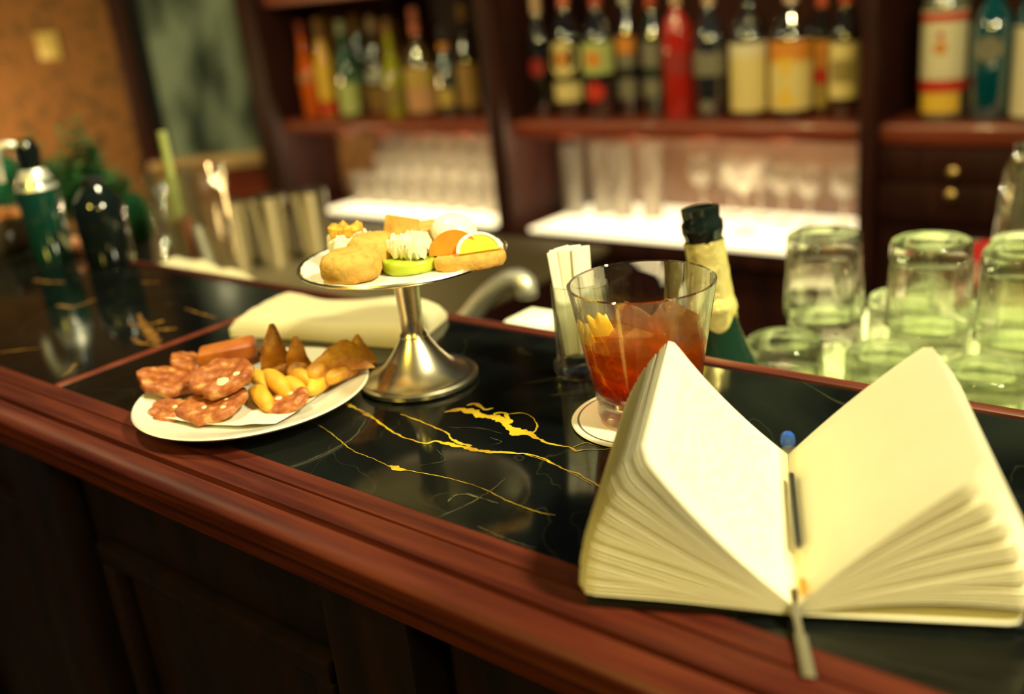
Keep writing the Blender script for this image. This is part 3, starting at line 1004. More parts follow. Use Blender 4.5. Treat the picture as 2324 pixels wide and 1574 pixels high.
ZD = -0.1363
HT = 0.0785
tb = None
lower = {'near row, first from the champagne bottle': (-0.3665, 0.790), 'near row, second from the champagne bottle': (-0.277, 0.796), 'near row, third from the champagne bottle': (-0.196, 0.790),
         'near row, fourth from the champagne bottle': (-0.115, 0.790), 'second row, first from the champagne bottle': (-0.362, 0.869), 'second row, second from the champagne bottle': (-0.268, 0.876),
         'second row, third from the champagne bottle': (-0.188, 0.870), 'second row, fourth from the champagne bottle': (-0.108, 0.868),
         'rear row, first from the champagne bottle': (-0.312, 0.944), 'rear row, second from the champagne bottle': (-0.218, 0.950), 'rear row, third from the champagne bottle': (-0.141, 0.950)}
upper = {'stacked on top, alone beside the champagne bottle': (-0.362, 0.866), 'stacked on top, in front of the drawer knobs': (-0.268, 0.873),
         'stacked on top, at the photo edge in the second row': (-0.190, 0.866), 'stacked on top, shortest, in the rear row by the red bowl': (-0.205, 0.947)}
for z, dct, pre in ((ZD, lower, 'upturned thick-based tumbler in the bottom layer, '), (ZD+HT, upper, 'upturned thick-based tumbler ')):
    for txt, (x, y) in dct.items():
        if tb is None:
            tb = o = obj('tumbler', tumbler_mesh(), M['tumbler'])
        else:
            o = tb.copy()
            COL.objects.link(o)
        o.location = (x, y, z)
        o.rotation_euler = (0, 0, rnd.random()*3)
        if 'shortest' in txt:
            o.scale = (1, 1, 0.82)
        tag(o, pre+txt, 'glass', 'upturned tumblers on the drainboard')
# red bowl and tall jar behind them
p = V(2245, 545, 1.2)
tag(obj('red_bowl', lathem([(0, 0), (0.03, 0), (0.045, 0.012), (0.06, 0.05), (0.062, 0.058), (0.058, 0.054), (0.042, 0.014), (0, 0.006)], 32), mat('red_plastic', (0.22, 0.006, 0.008), 0.35, coat=0.3),
        loc=(p.x+0.035, 1.2, -0.1363)), 'bright red bowl behind the upturned tumblers', 'bowl')
p = V(2330, 440, 1.3)
tag(obj('glass_jar', lathem([(0, 0), (0.05, 0), (0.052, 0.004), (0.042, 0.13), (0.030, 0.155), (0.032, 0.162), (0.028, 0.162), (0.038, 0.13), (0.048, 0.008), (0, 0.006)], 28), M['tumbler'], loc=(p.x+0.015, 1.3, -0.1363)),
    'tall clear jar cut off by the photo edge behind the tumblers', 'jar')

# ------------------------------------------------------------------ champagne bottle in the rail
ch = thing('champagne_bottle', 'dark green champagne bottle with torn gold foil neck behind the bar', 'bottle', (-0.3445, 0.675, -0.2490), (0, R(-6.5), 0))
H_ = 0.338
obj('bottle_glass', lathem([(0, 0), (0.040, 0), (0.043, 0.005), (0.043, 0.13), (0.0415, 0.155), (0.036, 0.185), (0.0275, 0.212), (0.0205, 0.232), (0.0165, 0.250), (0.0148, 0.270), (0.0135, H_-0.028), (0, H_-0.028)], 36), M['champ_glass'], ch)


def foil_rad(i, a, r, z):
    return r*(1 + 0.10*noise.noise(Vector((math.cos(a)*1.6, math.sin(a)*1.6, z*75))) + 0.05*noise.noise(Vector((math.cos(a)*4, math.sin(a)*4, z*160))))


fo = bmesh.new()
pr = []
for i in range(15):
    t = i/14
    pr.append((0.0172 + (0.0142-0.0172)*t**0.7 + 0.0012 + (0.0018 if i in (2, 3) else 0), 0.246 + t*(H_-0.026-0.246)))
lathe(fo, [(pr[0][0]-0.002, pr[0][1])] + pr, 40, foil_rad)
for v in fo.verts:
    if v.co.z < 0.250:
        v.co.z += 0.006*math.sin(3*math.atan2(v.co.y, v.co.x)+1)
obj('gold_foil', fo, M['foil'], ch)
obj('bottle_mouth', lathem([(0, H_-0.0275), (0.0142, H_-0.0275), (0.0152, H_-0.022), (0.0165, H_-0.018), (0.0165, H_-0.012), (0.0145, H_-0.009), (0.0150, H_-0.004), (0.0150, H_), (0.010, H_+0.001), (0.0095, H_-0.006), (0, H_-0.006)], 28), M['black_gloss'], ch)

# white block and chrome tap behind the bar edge
a, b, c = V(1168, 703, 0.68), V(1268, 720, 0.68), V(1210, 765, 0.68)
tag(obj('white_carton', boxm((a.x, 0.655, -0.2615), (b.x, 0.705, a.z-0.002), 0.008), M['paper'], smooth=True), 'plain white carton top showing over the bar edge beside the tap', 'carton')
fa = thing('bar_tap', 'curved chrome bar tap behind the napkin and cake stand', 'tap', (0, 0, 0))
yy = 0.86
pth = [V(1030, 790, yy), V(1062, 722, yy), V(1100, 676, yy), V(1140, 645, yy), V(1172, 632, yy), V(1192, 645, yy), V(1197, 672, yy)]
pth[0].z = -0.1495
obj('spout', tube(bmesh.new(), smooth_path(pth, 6), 0.0125, 16), M['satin'], fa)
obj('tap_base', lathem([(0, 0), (0.024, 0), (0.024, 0.01), (0.016, 0.014), (0, 0.014)], 24), M['chrome'], fa, (pth[0].x, yy, -0.1498))

# ------------------------------------------------------------------ clutter at the far left end of the bar
tin_prof = [(0, 0), (0.024, 0), (0.026, 0.003), (0.0335, 0.118), (0.0345, 0.120), (0.0325, 0.1195), (0.025, 0.006), (0, 0.004)]
tin = None
for px, py, txt in ((516, 462, 'shiny steel mixing tin beside the glass pitcher'), (606, 462, 'shiny steel mixing tin between its two neighbours'), (702, 466, 'shiny steel mixing tin next to the cake stand plate')):
    q = D(px, py, 1.72)
    if tin is None:
        tin = o = obj('mixing_tin', lathem([(r*0.93, z*1.0) for r, z in tin_prof], 40), M['chrome'])
    else:
        o = tin.copy()
        COL.objects.link(o)
    o.location = (q.x, q.y, -0.1498)
    tag(o, txt, 'shaker tin', 'mixing tins on the work bench')

q = D(340, 620, 1.55)
pt = thing('glass_pitcher', 'clear glass pitcher holding bar tools on the work bench', 'pitcher', (q.x, max(q.y, 0.84), -0.1498))
obj('pitcher_glass', lathem([(0, 0), (0.055, 0), (0.056, 0.004), (0.060, 0.195), (0.0615, 0.199), (0.057, 0.199), (0.053, 0.008), (0, 0.006)], 36), M['pitcher'], pt)
px_, py_ = pt.location.x, pt.location.y
tools = (('bar_spoon', (-0.020, -0.012, 0.012), (-0.022, -0.008, 0.258), 0.0065, mat('pale_green_plastic', (0.42, 0.46, 0.14), 0.4), 'pale yellow-green stirrer standing tallest in the pitcher', 'stirrer'),
         ('wooden_muddler', (-0.002, -0.010, 0.012), (-0.010, -0.008, 0.13), 0.010, mat('red_brown_wood', (0.20, 0.06, 0.025), 0.5), 'red-brown wooden muddler inside the glass pitcher', 'muddler'),
         ('steel_jigger', (0.030, -0.004, 0.012), (0.018, -0.008, 0.115), 0.008, M['satin'], 'bright steel spoon handle leaning inside the glass pitcher', 'spoon'))
for nm, a, b, r, m, txt, cat in tools:
    nm = {'bar_spoon': 'stirrer', 'steel_jigger': 'bar_spoon'}.get(nm, nm)
    o = obj(nm, tube(bmesh.new(), smooth_path([a, ((a[0]+b[0])/2+0.001, (a[1]+b[1])/2, (a[2]+b[2])/2), b], 4), r, 12), m, loc=pt.location)
    tag(o, txt, cat)
# white towel on the rail behind the bar edge
a, b = V(335, 612, 0.665), V(505, 640, 0.665)
tw = bmesh.new()
nx, ny = 26, 10
vs = {}
for i in range(nx+1):
    for j in range(ny+1):
        x = a.x + (b.x-a.x)*i/nx
        y = 0.618 + 0.10*j/ny
        e = min(1, min(i, nx-i)/3, min(j, ny-j)/2)
        z = -0.062 + (0.026*math.sqrt(max(e, 0)) + 0.008*noise.noise(Vector((x*22, y*22, 0))) + 0.004*noise.noise(Vector((x*60, y*60, 2))))
        vs[i, j] = tw.verts.new((x, y, z))
for i in range(nx):
    for j in range(ny):
        tw.faces.new((vs[i, j], vs[i+1, j], vs[i+1, j+1], vs[i, j+1]))
r_ = bmesh.ops.extrude_face_region(tw, geom=list(tw.faces))
for e in r_['geom']:
    if isinstance(e, bmesh.types.BMVert):
        e.co.z = -0.2610
tag(obj('bar_towel', tw, M['cloth']), 'crumpled white bar towel behind the bar edge in front of the pitcher', 'towel')
p = V(515, 628, 0.64)

# soda siphon on the bar
q = G(122, 574, 0)
si = thing('soda_siphon', 'green soda siphon with silver collar and black head at the far bar end', 'siphon', (q.x*0.975, q.y*0.975, 0.0005))
si.scale = (0.9, 0.9, 0.9)
siphon_m = mat('green_siphon_glass', (0.006, 0.055, 0.036), 0.15, coat=1.0)
siphon_m.node_tree.nodes['Principled BSDF'].inputs['Coat IOR'].default_value = 2.3
obj('siphon_body', lathem([(0, 0), (0.026, 0), (0.028, 0.004), (0.028, 0.085), (0.025, 0.105), (0.015, 0.122), (0.013, 0.126), (0, 0.126)], 36), siphon_m, si)
obj('siphon_head', lathem([(0, 0.1262), (0.015, 0.1262), (0.016, 0.150), (0.011, 0.163), (0, 0.165)], 24), M['black_gloss'], si)
obj('siphon_lever', tube(bmesh.new(), smooth_path([(-0.002, -0.012, 0.156), (-0.010, -0.026, 0.158), (-0.017, -0.034, 0.140), (-0.019, -0.036, 0.112)], 5), 0.0065, 12), M['satin'], si)
obj('siphon_collar', lathem([(0.0265, 0.097), (0.0275, 0.098), (0.0205, 0.114), (0.0165, 0.1225), (0.0150, 0.1235), (0.0150, 0.121)], 36), M['satin'], si)

# snack bowl with nuts
q = G(4, 570, 0)
bw = tag(obj('snack_bowl', lathem([(0, 0.002), (0.03, 0), (0.034, 0.004), (0.052, 0.030), (0.060, 0.046), (0.0605, 0.049), (0.057, 0.047), (0.048, 0.030), (0.03, 0.010), (0, 0.008)], 40), mat('dark_wood_bowl', (0.10, 0.07, 0.04), 0.4, coat=0.3), loc=(q.x, q.y, 0.0005)),
         'dark round bowl of brown snacks at the far left bar end', 'bowl')
nm_ = mat('brown_nuts', (0.36, 0.12, 0.03), 0.6, col2=(0.52, 0.22, 0.06), scale=90)
nuts = bmesh.new()
for i in range(70):
    a_, rr2 = rnd.random()*6.28, 0.046*math.sqrt(rnd.random())
    s = bmesh.ops.create_icosphere(nuts, subdivisions=1, radius=0.007)
    for v in s['verts']:
        v.co = Vector((v.co.x*1.3, v.co.y*0.9, v.co.z*0.8)) + Vector((rr2*math.cos(a_), rr2*math.sin(a_), 0.040 + 0.012*(1-rr2/0.046) + rnd.random()*0.004))
o = tag(obj('snack_mix', nuts, nm_, loc=bw.location), 'brown snack mix heaped in the dark bowl', 'snacks')
o['kind'] = 'stuff'
# green glass bottle behind the bowl
q = D(-6, 440, 2.16)
gbt = tag(obj('green_glass_jar', lathem([(0, 0), (0.045, 0), (0.050, 0.006), (0.052, 0.150), (0.046, 0.190), (0.026, 0.212), (0.023, 0.224), (0.025, 0.230), (0, 0.230)], 32), mat('emerald_glass', (0.0, 0.22, 0.12), 0.2, coat=0.7), loc=(q.x, q.y, -0.1498)),
          'round emerald green jar behind the snack bowl', 'jar')


# potted herbs
def herb(loc, label, h, n, spread, pot_r, seed, pot_h=0.07):
    rr3 = random.Random(seed)
    t = thing('potted_herb', label, 'plant', loc, (0, 0, 0), 'potted herbs at the bar end')
    obj('pot', lathem([(0, 0), (pot_r*0.8, 0), (pot_r, pot_h), (pot_r*1.05, pot_h+0.002), (pot_r*0.9, pot_h), (pot_r*0.85, pot_h-0.01), (0, pot_h-0.012)], 24), M['black_gap'], t)
    bm = bmesh.new()
    for s in range(n):
        a_ = rr3.random()*6.28
        tip = Vector((math.cos(a_), math.sin(a_), 0))*spread*math.sqrt(rr3.random())
        hh_ = h*(1.0-0.55*tip.length/max(spread, 1e-6))*(0.75+0.35*rr3.random())
        for m_ in range(9):
            f = (m_+1)/9
            c_ = Vector((tip.x*f, tip.y*f, pot_h-0.012+hh_*f))
            for sgn in (-1, 1):
                d_ = Vector((math.cos(a_+m_*1.3+sgn*1.2), math.sin(a_+m_*1.3+sgn*1.2), 0.35)).normalized()
                ln = 0.030*(1.15-0.5*f)*(0.7+0.6*rr3.random())
                sd_ = d_.cross(Vector((0, 0, 1))).normalized()*ln*0.28
                v = [bm.verts.new(c_), bm.verts.new(c_+d_*ln*0.5+sd_), bm.verts.new(c_+d_*ln), bm.verts.new(c_+d_*ln*0.5-sd_)]
                bm.faces.new(v)
    obj('foliage', bm, mat('herb_leaf', (0.015, 0.15, 0.075), 0.5, col2=(0.07, 0.20, 0.05), scale=30), t, keep_normals=True)
    return t


q = D(236, 560, 1.90)
herb((q.x, q.y, -0.1498), 'tall pointed green herb plant in front of the wallpaper edge', 0.225, 110, 0.058, 0.035, 3)
q = D(122, 560, 2.02)
herb((q.x, q.y, -0.1498), 'bushy green herb plant behind the soda siphon', 0.19, 120, 0.085, 0.035, 4)
q = D(304, 560, 1.76)
herb((q.x, q.y, -0.1498), 'low dark green herb plant beside the glass pitcher', 0.14, 70, 0.042, 0.03, 5)
# dark bottle and small red fruit
q = G(252, 586, 0)
db_ = thing('dark_bottle', 'squat black bottle with glossy shoulders at the far end of the bar', 'bottle', (q.x*0.978, q.y*0.978, 0.0005))
obj('bottle_glass', lathem([(0, 0), (0.026, 0), (0.028, 0.004), (0.029, 0.062), (0.027, 0.076), (0.016, 0.088), (0.012, 0.092), (0, 0.092)], 32), M['black_gloss'], db_)
obj('bottle_cap', lathem([(0, 0.0922), (0.0125, 0.0922), (0.0125, 0.102), (0, 0.103)], 20), L['black'], db_)
q = G(186, 572, 0)
fr = tag(obj('small_fruit', blob(bmesh.new(), 0.014, 0.014, 0.012, 0.05, 1.0, 2), mat('pinkish_fruit', (0.50, 0.16, 0.09), 0.35, col2=(0.55, 0.30, 0.12), scale=40), loc=(q.x, q.y-0.012, 0.0125)),
         'small pinkish round fruit beside the black bottle on the bar', 'fruit')

# ================================================================== things on the bar
# ------------------------------------------------------------------ napkin
nb = bmesh.new()
c00, c10, c11, c01 = G(521, 752, 0.006), G(938, 775, 0.006), G(1012, 694, 0.012), G(642, 664, 0.014)
nx, ny = 36, 20
top, bot = {}, {}
for i in range(nx+1):
    for j in range(ny+1):
        s, t = i/nx, j/ny
        p = (c00*(1-s)+c10*s)*(1-t) + (c01*(1-s)+c11*s)*t
        e = min(1.0, min(i, nx-i)/2.5, min(j, ny-j)/2.0)
        th = 0.007 + 0.010*math.sqrt(max(e, 0))
        wv = 0.0035*math.sin(s*7.5+t*1.5+0.8) + 0.002*noise.noise(Vector((s*5, t*5, 0)))
        p.y += 0.003*math.sin(s*5)*(1-t)
        top[i, j] = nb.verts.new((p.x, p.y, th + max(wv, -0.004)*min(1, t+0.5)))
        bot[i, j] = nb.verts.new((p.x, p.y, 0.0006))
for i in range(nx):
    for j in range(ny):
        nb.faces.new((top[i, j], top[i+1, j], top[i+1, j+1], top[i, j+1]))
        nb.faces.new((bot[i, j], bot[i, j+1], bot[i+1, j+1], bot[i+1, j]))
for i in range(nx):
    for j in (0, ny):
        nb.faces.new((top[i, j], bot[i, j], bot[i+1, j], top[i+1, j]))
for j in range(ny):
    for i in (0, nx):
        nb.faces.new((top[i, j], top[i, j+1], bot[i, j+1], bot[i, j]))
tag(obj('folded_napkin', nb, M['cloth']), 'thick folded cream cloth napkin lying behind the cake stand', 'napkin')

# ------------------------------------------------------------------ cake stand
CX, CY = -0.4985, 0.4640
ZP = 0.0925
cs = thing('cake_stand', 'small footed silver cake stand holding canapes on the marble', 'cake stand', (CX, CY, 0.0004))
obj('foot', lathem([(0, 0.001), (0.041, 0.0), (0.0430, 0.0012), (0.0432, 0.004), (0.0415, 0.0056), (0.039, 0.0050), (0.036, 0.0062), (0.030, 0.0090), (0.0235, 0.0150), (0.0175, 0.0225), (0.0125, 0.030), (0.0100, 0.0345), (0, 0.0345)], 72), M['silver'], cs)
obj('stem', lathem([(0, 0.0346), (0.0096, 0.0346), (0.0102, 0.0358), (0.0094, 0.0372), (0.0082, 0.0395), (0.0082, 0.050), (0.0090, 0.068), (0.0102, 0.082), (0.0120, 0.0868), (0, 0.0868)], 48), M['silver'], cs)
obj('plate', lathem([(0, 0.0869), (0.014, 0.0869), (0.050, 0.0878), (0.066, 0.0898), (0.0722, 0.0918), (0.0735, 0.0934), (0.0728, 0.0946), (0.0712, 0.0940), (0.066, 0.0918), (0.055, 0.0908), (0, 0.0904)], 96), M['silver'], cs)


def lace(i, a, r, z):
    return r*(1+0.012*abs(math.sin(a*18))) if r > 0.05 else r


tag(obj('paper_doily', lathem([(0, 0.0906), (0.054, 0.0910), (0.0660, 0.0922), (0.0700, 0.0936), (0.0695, 0.0942), (0.0655, 0.0930), (0.054, 0.0918), (0, 0.0912)], 108, lace), M['paper'], loc=(CX, CY, 0.0006)),
    'round white paper doily lining the silver cake stand', 'doily')
zd = 0.0926
# croquette cut in two pieces
p = G(797, 600, zd+0.010)
tag(obj('croquette', slab(0.0205, 0.018, 0.05, 1.5, 3, dome=0.002, bev=1.0), M['bread'], loc=(p.x, p.y, zd)), 'round golden breaded croquette at the near side of the cake stand', 'croquette', 'canapes on the cake stand')
p = G(838, 578, zd+0.010)
tag(obj('croquette', slab(0.0175, 0.021, 0.08, 1.5, 9, dome=0.003, bev=1.0), M['bread'], loc=(p.x, p.y+0.004, zd)), 'taller pale croquette behind the round golden one', 'croquette', 'canapes on the cake stand')
# cream puff with golden topping
p = G(782, 568, zd+0.012)
cp = thing('cream_canape', 'cream canape with a golden crumb topping at the back left of the stand', 'canape', (p.x-0.002, p.y+0.008, zd), group='canapes on the cake stand')
obj('cracker', slab(0.019, 0.006, 0.08, 2, 5), M['crouton'], cp)
cr_ = bmesh.new()
for i in range(14):
    a_ = rnd.random()*6.28
    q_ = 0.014*math.sqrt(rnd.random())
    s = bmesh.ops.create_icosphere(cr_, subdivisions=3, radius=0.0068)
    for v in s['verts']:
        v.co = v.co*(1+0.15*noise.noise(v.co*120)) + Vector((q_*math.cos(a_), q_*math.sin(a_), 0.0105+0.007*rnd.random()))
obj('cream', cr_, M['cream'], cp)
tp = bmesh.new()
for i in range(12):
    a_ = rnd.random()*6.28
    q_ = 0.010*math.sqrt(rnd.random())
    s = bmesh.ops.create_icosphere(tp, subdivisions=1, radius=0.0042)
    for v in s['verts']:
        v.co = v.co*(1+0.3*noise.noise(v.co*500)) + Vector((q_*math.cos(a_)-0.004, q_*math.sin(a_), 0.0225+0.003*rnd.random()))
obj('topping', tp, M['walnut'], cp)
# toasted cracker leaning in the middle
p = G(872, 548, zd+0.012)
bm = bmesh.new()
box(bm, (-0.013, -0.0025, 0), (0.013, 0.0025, 0.026), 0.001)
tag(obj('toast_cracker', bm, M['crouton'], loc=(p.x, p.y+0.012, zd+0.0005), rot=(R(-14), R(8), R(15))), 'thin toasted cracker standing upright behind the white cream', 'cracker', 'canapes on the cake stand')
p = G(935, 536, zd+0.010)
tag(obj('toast_cracker', slab(0.020, 0.014, 0.10, 2, 21), M['crouton'], loc=(p.x-0.004, p.y+0.016, zd)), 'pale round toast behind the cucumber canape', 'cracker', 'canapes on the cake stand')
# cucumber slice with cream cheese
p = G(922, 586, zd+0.008)
cc = thing('cucumber_canape', 'white cream cheese canape on a green cucumber slice', 'canape', (p.x, p.y+0.003, zd), group='canapes on the cake stand')
obj('cucumber_slice', slab(0.0190, 0.0085, 0.05, 2, 6), M['cucumber'], cc)
cr_ = bmesh.new()
for i in range(16):
    a_ = rnd.random()*6.28
    q_ = 0.0125*math.sqrt(rnd.random())
    s = bmesh.ops.create_icosphere(cr_, subdivisions=3, radius=0.0060)
    for v in s['verts']:
        v.co = v.co*(1+0.2*noise.noise(v.co*120)) + Vector((q_*math.cos(a_), q_*math.sin(a_), 0.012+0.007*rnd.random()))
obj('cream', cr_, M['cream'], cc)
# egg half
p = G(1005, 545, zd+0.012)
tag(obj('egg_half', blob(bmesh.new(), 0.0165, 0.0145, 0.0125, 0.02, 1, 3), M['egg'], loc=(p.x-0.006, p.y+0.018, zd+0.0133), rot=(0, R(12), R(30))), 'smooth white egg half at the back of the cake stand', 'egg', 'canapes on the cake stand')
# bread canape with orange slice and lemon
p = G(1056, 588, zd+0.006)
bc = thing('bread_canape', 'bread canape with an orange slice and lemon wedge at the right of the stand', 'canape', (p.x, p.y+0.005, zd), (0, 0, math.atan2(AL.y, AL.x)+R(5)), group='canapes on the cake stand')
obj('bread_slice', slab(0.0235, 0.0085, 0.06, 2, 7, ry=0.66), M['bread'], bc)


def half_disc(r, th, seg=20):
    bm = bmesh.new()
    rows = []
    for y in (-th/2, th/2):
        rows.append([bm.verts.new((r*math.cos(math.pi*k/seg), y, r*math.sin(math.pi*k/seg))) for k in range(seg+1)])
    for k in range(seg):
        bm.faces.new((rows[0][k], rows[0][k+1], rows[1][k+1], rows[1][k]))
    bm.faces.new(rows[0])
    bm.faces.new(rows[1][::-1])
    bm.faces.new((rows[0][0], rows[1][0], rows[1][seg], rows[0][seg]))
    return bm


obj('orange_slice', half_disc(0.0165, 0.0045), M['salmon'], bc, (-0.010, 0.004, 0.008), (R(-25), 0, R(-8)))
lw = obj('lemon_wedge', half_disc(0.0135, 0.007), M['lemon'], bc, (0.006, -0.001, 0.0075), (R(-48), 0, R(4)))
rim_ = bmesh.new()
tube(rim_, [(0.0140*math.cos(math.pi*k/20), -0.0036, 0.0140*math.sin(math.pi*k/20)) for k in range(21)], 0.0013, 8)
obj('rind', rim_, M['egg'], lw)

# ------------------------------------------------------------------ snack plate
PX, PY, PR = -0.5743, 0.3735, 0.0825
pl = tag(obj('snack_plate', lathem([(0, 0.0015), (0.045, 0.0012), (0.047, 0.0), (0.050, 0.0015), (0.066, 0.0065), (PR-0.001, 0.0112), (PR, 0.0125), (PR-0.001, 0.0136), (PR-0.004, 0.0128), (0.066, 0.0092), (0.052, 0.0052), (0, 0.0048)], 96), M['porcelain'], loc=(PX, PY, 0.0013)),
         'round white plate of salami and fried snacks at the bar edge', 'plate')
zp = 0.0062
# paper liner with a folded near edge
ln_ = bmesh.new()
n = 22
gv = {}
for i in range(n+1):
    for j in range(n+1):
        x, y = -0.049+0.098*i/n, -0.049+0.098*j/n
        rr4 = math.hypot(x, y)
        z = 0.0072 + 0.14*max(0, rr4-0.044)**1.0 + 0.0009*noise.noise(Vector((x*60, y*60, 0))) + 0.0012*max(0, math.sin(x*90+y*40))*(rr4 > 0.03)
        gv[i, j] = ln_.verts.new((x, y, z))
for i in range(n):
    for j in range(n):
        ln_.faces.new((gv[i, j], gv[i+1, j], gv[i+1, j+1], gv[i, j+1]))
lo = obj('paper_liner', ln_, M['paper'], loc=(PX, PY, 0.0013), rot=(0, 0, R(20)))
lo.modifiers.new('thickness', 'SOLIDIFY').thickness = 0.0003
tag(lo, 'creased square of white paper under the snacks on the plate', 'paper napkin')


def salami(px, py, z, r, th, tilt, az_, seed, text, ry=1.0, bend=0.12, m='salami', fat=()):
    p = G(px, py, z)
    th += 0.0022
    o = obj('salami_slice', slab(r*1.03, th, 0.20, 2.6, seed, ry=ry, bend=bend, bev=0.5, lump=0.0014), M[m], loc=(p.x, p.y, z-0.002), rot=(R(tilt[0]), R(tilt[1]), R(az_)))
    tag(o, text, 'salami', 'meat slices on the plate')
    for (fx, fy, fr_) in fat:
        f = bmesh.new()
        blob(f, fr_, fr_*0.8, 0.0012, 0.2, 2, seed)
        obj('fat_spot', f, M['fat'], o, (fx, fy, th+bend*(fx/r)**2*r-0.0004))
    return o


salami(387, 935, 0.0105, 0.0135, 0.0040, (6, 4), 10, 5, 'small salami piece at the left front of the plate', fat=((0.004, 0.002, 0.0024),))
salami(490, 925, 0.0125, 0.0235, 0.0048, (9, -5), 30, 6, 'large speckled salami slice at the front of the pile', ry=0.85, fat=((-0.008, 0.009, 0.003), (0.010, 0.0, 0.0022), (0.012, -0.010, 0.0024), (-0.004, -0.006, 0.002)))
salami(655, 918, 0.0115, 0.0165, 0.0048, (10, -14), 35, 7, 'lone salami slice at the front right of the plate', ry=0.72, fat=((-0.006, 0.004, 0.003), (0.003, 0.006, 0.002)))
salami(380, 872, 0.0185, 0.0210, 0.0055, (4, 16), 30, 8, 'browned salami slice overhanging the left rim of the plate', ry=0.8)
salami(445, 832, 0.0205, 0.0200, 0.0055, (-8, 10), 20, 9, 'browned salami slice behind the large fat-spotted one', ry=0.8)
salami(510, 862, 0.0265, 0.0240, 0.0055, (17, -4), 25, 11, 'salami slice with one big white fat spot on top of pile', ry=0.78, fat=((0.005, -0.008, 0.0058), (0.0135, -0.002, 0.0032)))
# thick red sausage piece on top at the back
p = G(515, 795, 0.034)
bm = bmesh.new()
box(bm, (-0.0215, -0.009, -0.0065), (0.0215, 0.009, 0.0065), 0.0035)
for v in bm.verts:
    v.co.z += -0.10*(v.co.x/0.0215)**2*0.02 + 0.001*noise.noise(v.co*90)
tag(obj('sausage_piece', bm, M['sausage'], loc=p, rot=(R(10), R(-6), math.atan2(AL.y, AL.x)+R(2))), 'thick red sausage piece lying highest at the back of the plate', 'sausage', 'meat slices on the plate')


def wedge(p0, p1, z, r, seed, text, m='fry', name='potato_wedge', cat='potato wedge', group='fried wedges on the plate', dz=0.0):
    a, b = G(*p0, z+dz), G(*p1, z)
    d = b-a
    ln2 = d.length/2*1.08
    bm = bmesh.new()
    blob(bm, ln2, r, r*0.85, 0.14, 1.3, seed, sub=4)
    for v in bm.verts:
        t_ = v.co.x/ln2
        v.co.z += 0.25*r*(1-t_*t_)
        v.co.y += 0.15*r*(1-t_*t_)
        if v.co.y > 0:
            v.co.y *= 0.75
    rot_ = d.to_track_quat('X', 'Z').to_euler()
    return tag(obj(name, bm, M[m], loc=(a+b)/2, rot=rot_), text, cat, group)


wedge((576, 882), (614, 928), 0.0125, 0.0072, 1, 'plump yellow potato wedge touching the large salami slice', dz=0.004)
wedge((572, 846), (606, 884), 0.0165, 0.0066, 2, 'yellow potato wedge beside the fat-spotted salami slice', dz=0.004)
wedge((602, 848), (656, 896), 0.0165, 0.0078, 3, 'long yellow potato wedge in the middle of the plate', dz=0.005)
wedge((642, 866), (694, 896), 0.0140, 0.0070, 4, 'yellow potato wedge just behind the lone salami slice', dz=0.004)
wedge((668, 848), (712, 872), 0.0165, 0.0066, 14, 'short yellow potato wedge under the smaller pointed crisp', dz=0.003)
wedge((700, 892), (762, 846), 0.0140, 0.0078, 5, 'golden potato wedge at the right end of wedges')
wedge((700, 862), (752, 838), 0.0200, 0.0080, 15, 'upper golden wedge leaning against the large folded crisp', 'crisp_gold')
wedge((742, 866), (812, 834), 0.0170, 0.0074, 6, 'golden wedge under the large folded crisp', 'crisp_gold')
BR = dict(m='crisp', name='fried_nugget', cat='fried snack', group='fried brown snacks on the plate')
wedge((545, 822), (598, 806), 0.0220, 0.0085, 7, 'brown fried nugget right of the sausage piece', **BR)
wedge((615, 850), (668, 836), 0.0180, 0.0085, 8, 'brown fried nugget below the tall pointed crisp', **BR)
wedge((660, 860), (705, 832), 0.0180, 0.0085, 9, 'dark golden fried nugget below the smaller crisp', **BR)


def crisp(px, py, z, wd, ht, az_, lean, fold, seed, text, m='crisp'):
    """a puffed folded triangle of fried dough standing on its base"""
    p = G(px, py, z)
    bm = bmesh.new()
    n = 12
    grid = {}
    for i in range(n+1):
        for j in range(n+1):
            t = j/n
            s = (i/n-0.5)*2
            halfw = wd*0.5*(1-t)**0.8 + 0.0012
            x = s*halfw + 0.1*wd*t
            puff = fold*(1-s*s)*math.sin(math.pi*min(1, t*0.9+0.1))
            zz = ht*t
            q = Vector((x, puff, zz))
            q += Vector((noise.noise(q*80+Vector((seed, 0, 0))), noise.noise(q*80+Vector((0, seed, 3))), 0))*0.0034
            grid[0, i, j] = bm.verts.new(q)
            q2 = Vector((x, -puff*0.7 - 0.0015, zz))
            q2 += Vector((noise.noise(q2*80+Vector((seed+9, 0, 0))), noise.noise(q2*80+Vector((0, seed+5, 3))), 0))*0.0034
            grid[1, i, j] = bm.verts.new(q2)
    for sde in (0, 1):
        for i in range(n):
            for j in range(n):
                bm.faces.new((grid[sde, i, j], grid[sde, i+1, j], grid[sde, i+1, j+1], grid[sde, i, j+1]))
    for j in range(n):
        for i in (0, n):
            bm.faces.new((grid[0, i, j], grid[0, i, j+1], grid[1, i, j+1], grid[1, i, j]))
    for i in range(n):
        for j in (0, n):
            bm.faces.new((grid[0, i, j], grid[0, i+1, j], grid[1, i+1, j], grid[1, i, j]))
    o = obj('folded_crisp', bm, M[m], loc=p, rot=(R(lean), 0, R(az_)))
    return tag(o, text, 'crisp', 'fried brown snacks on the plate')


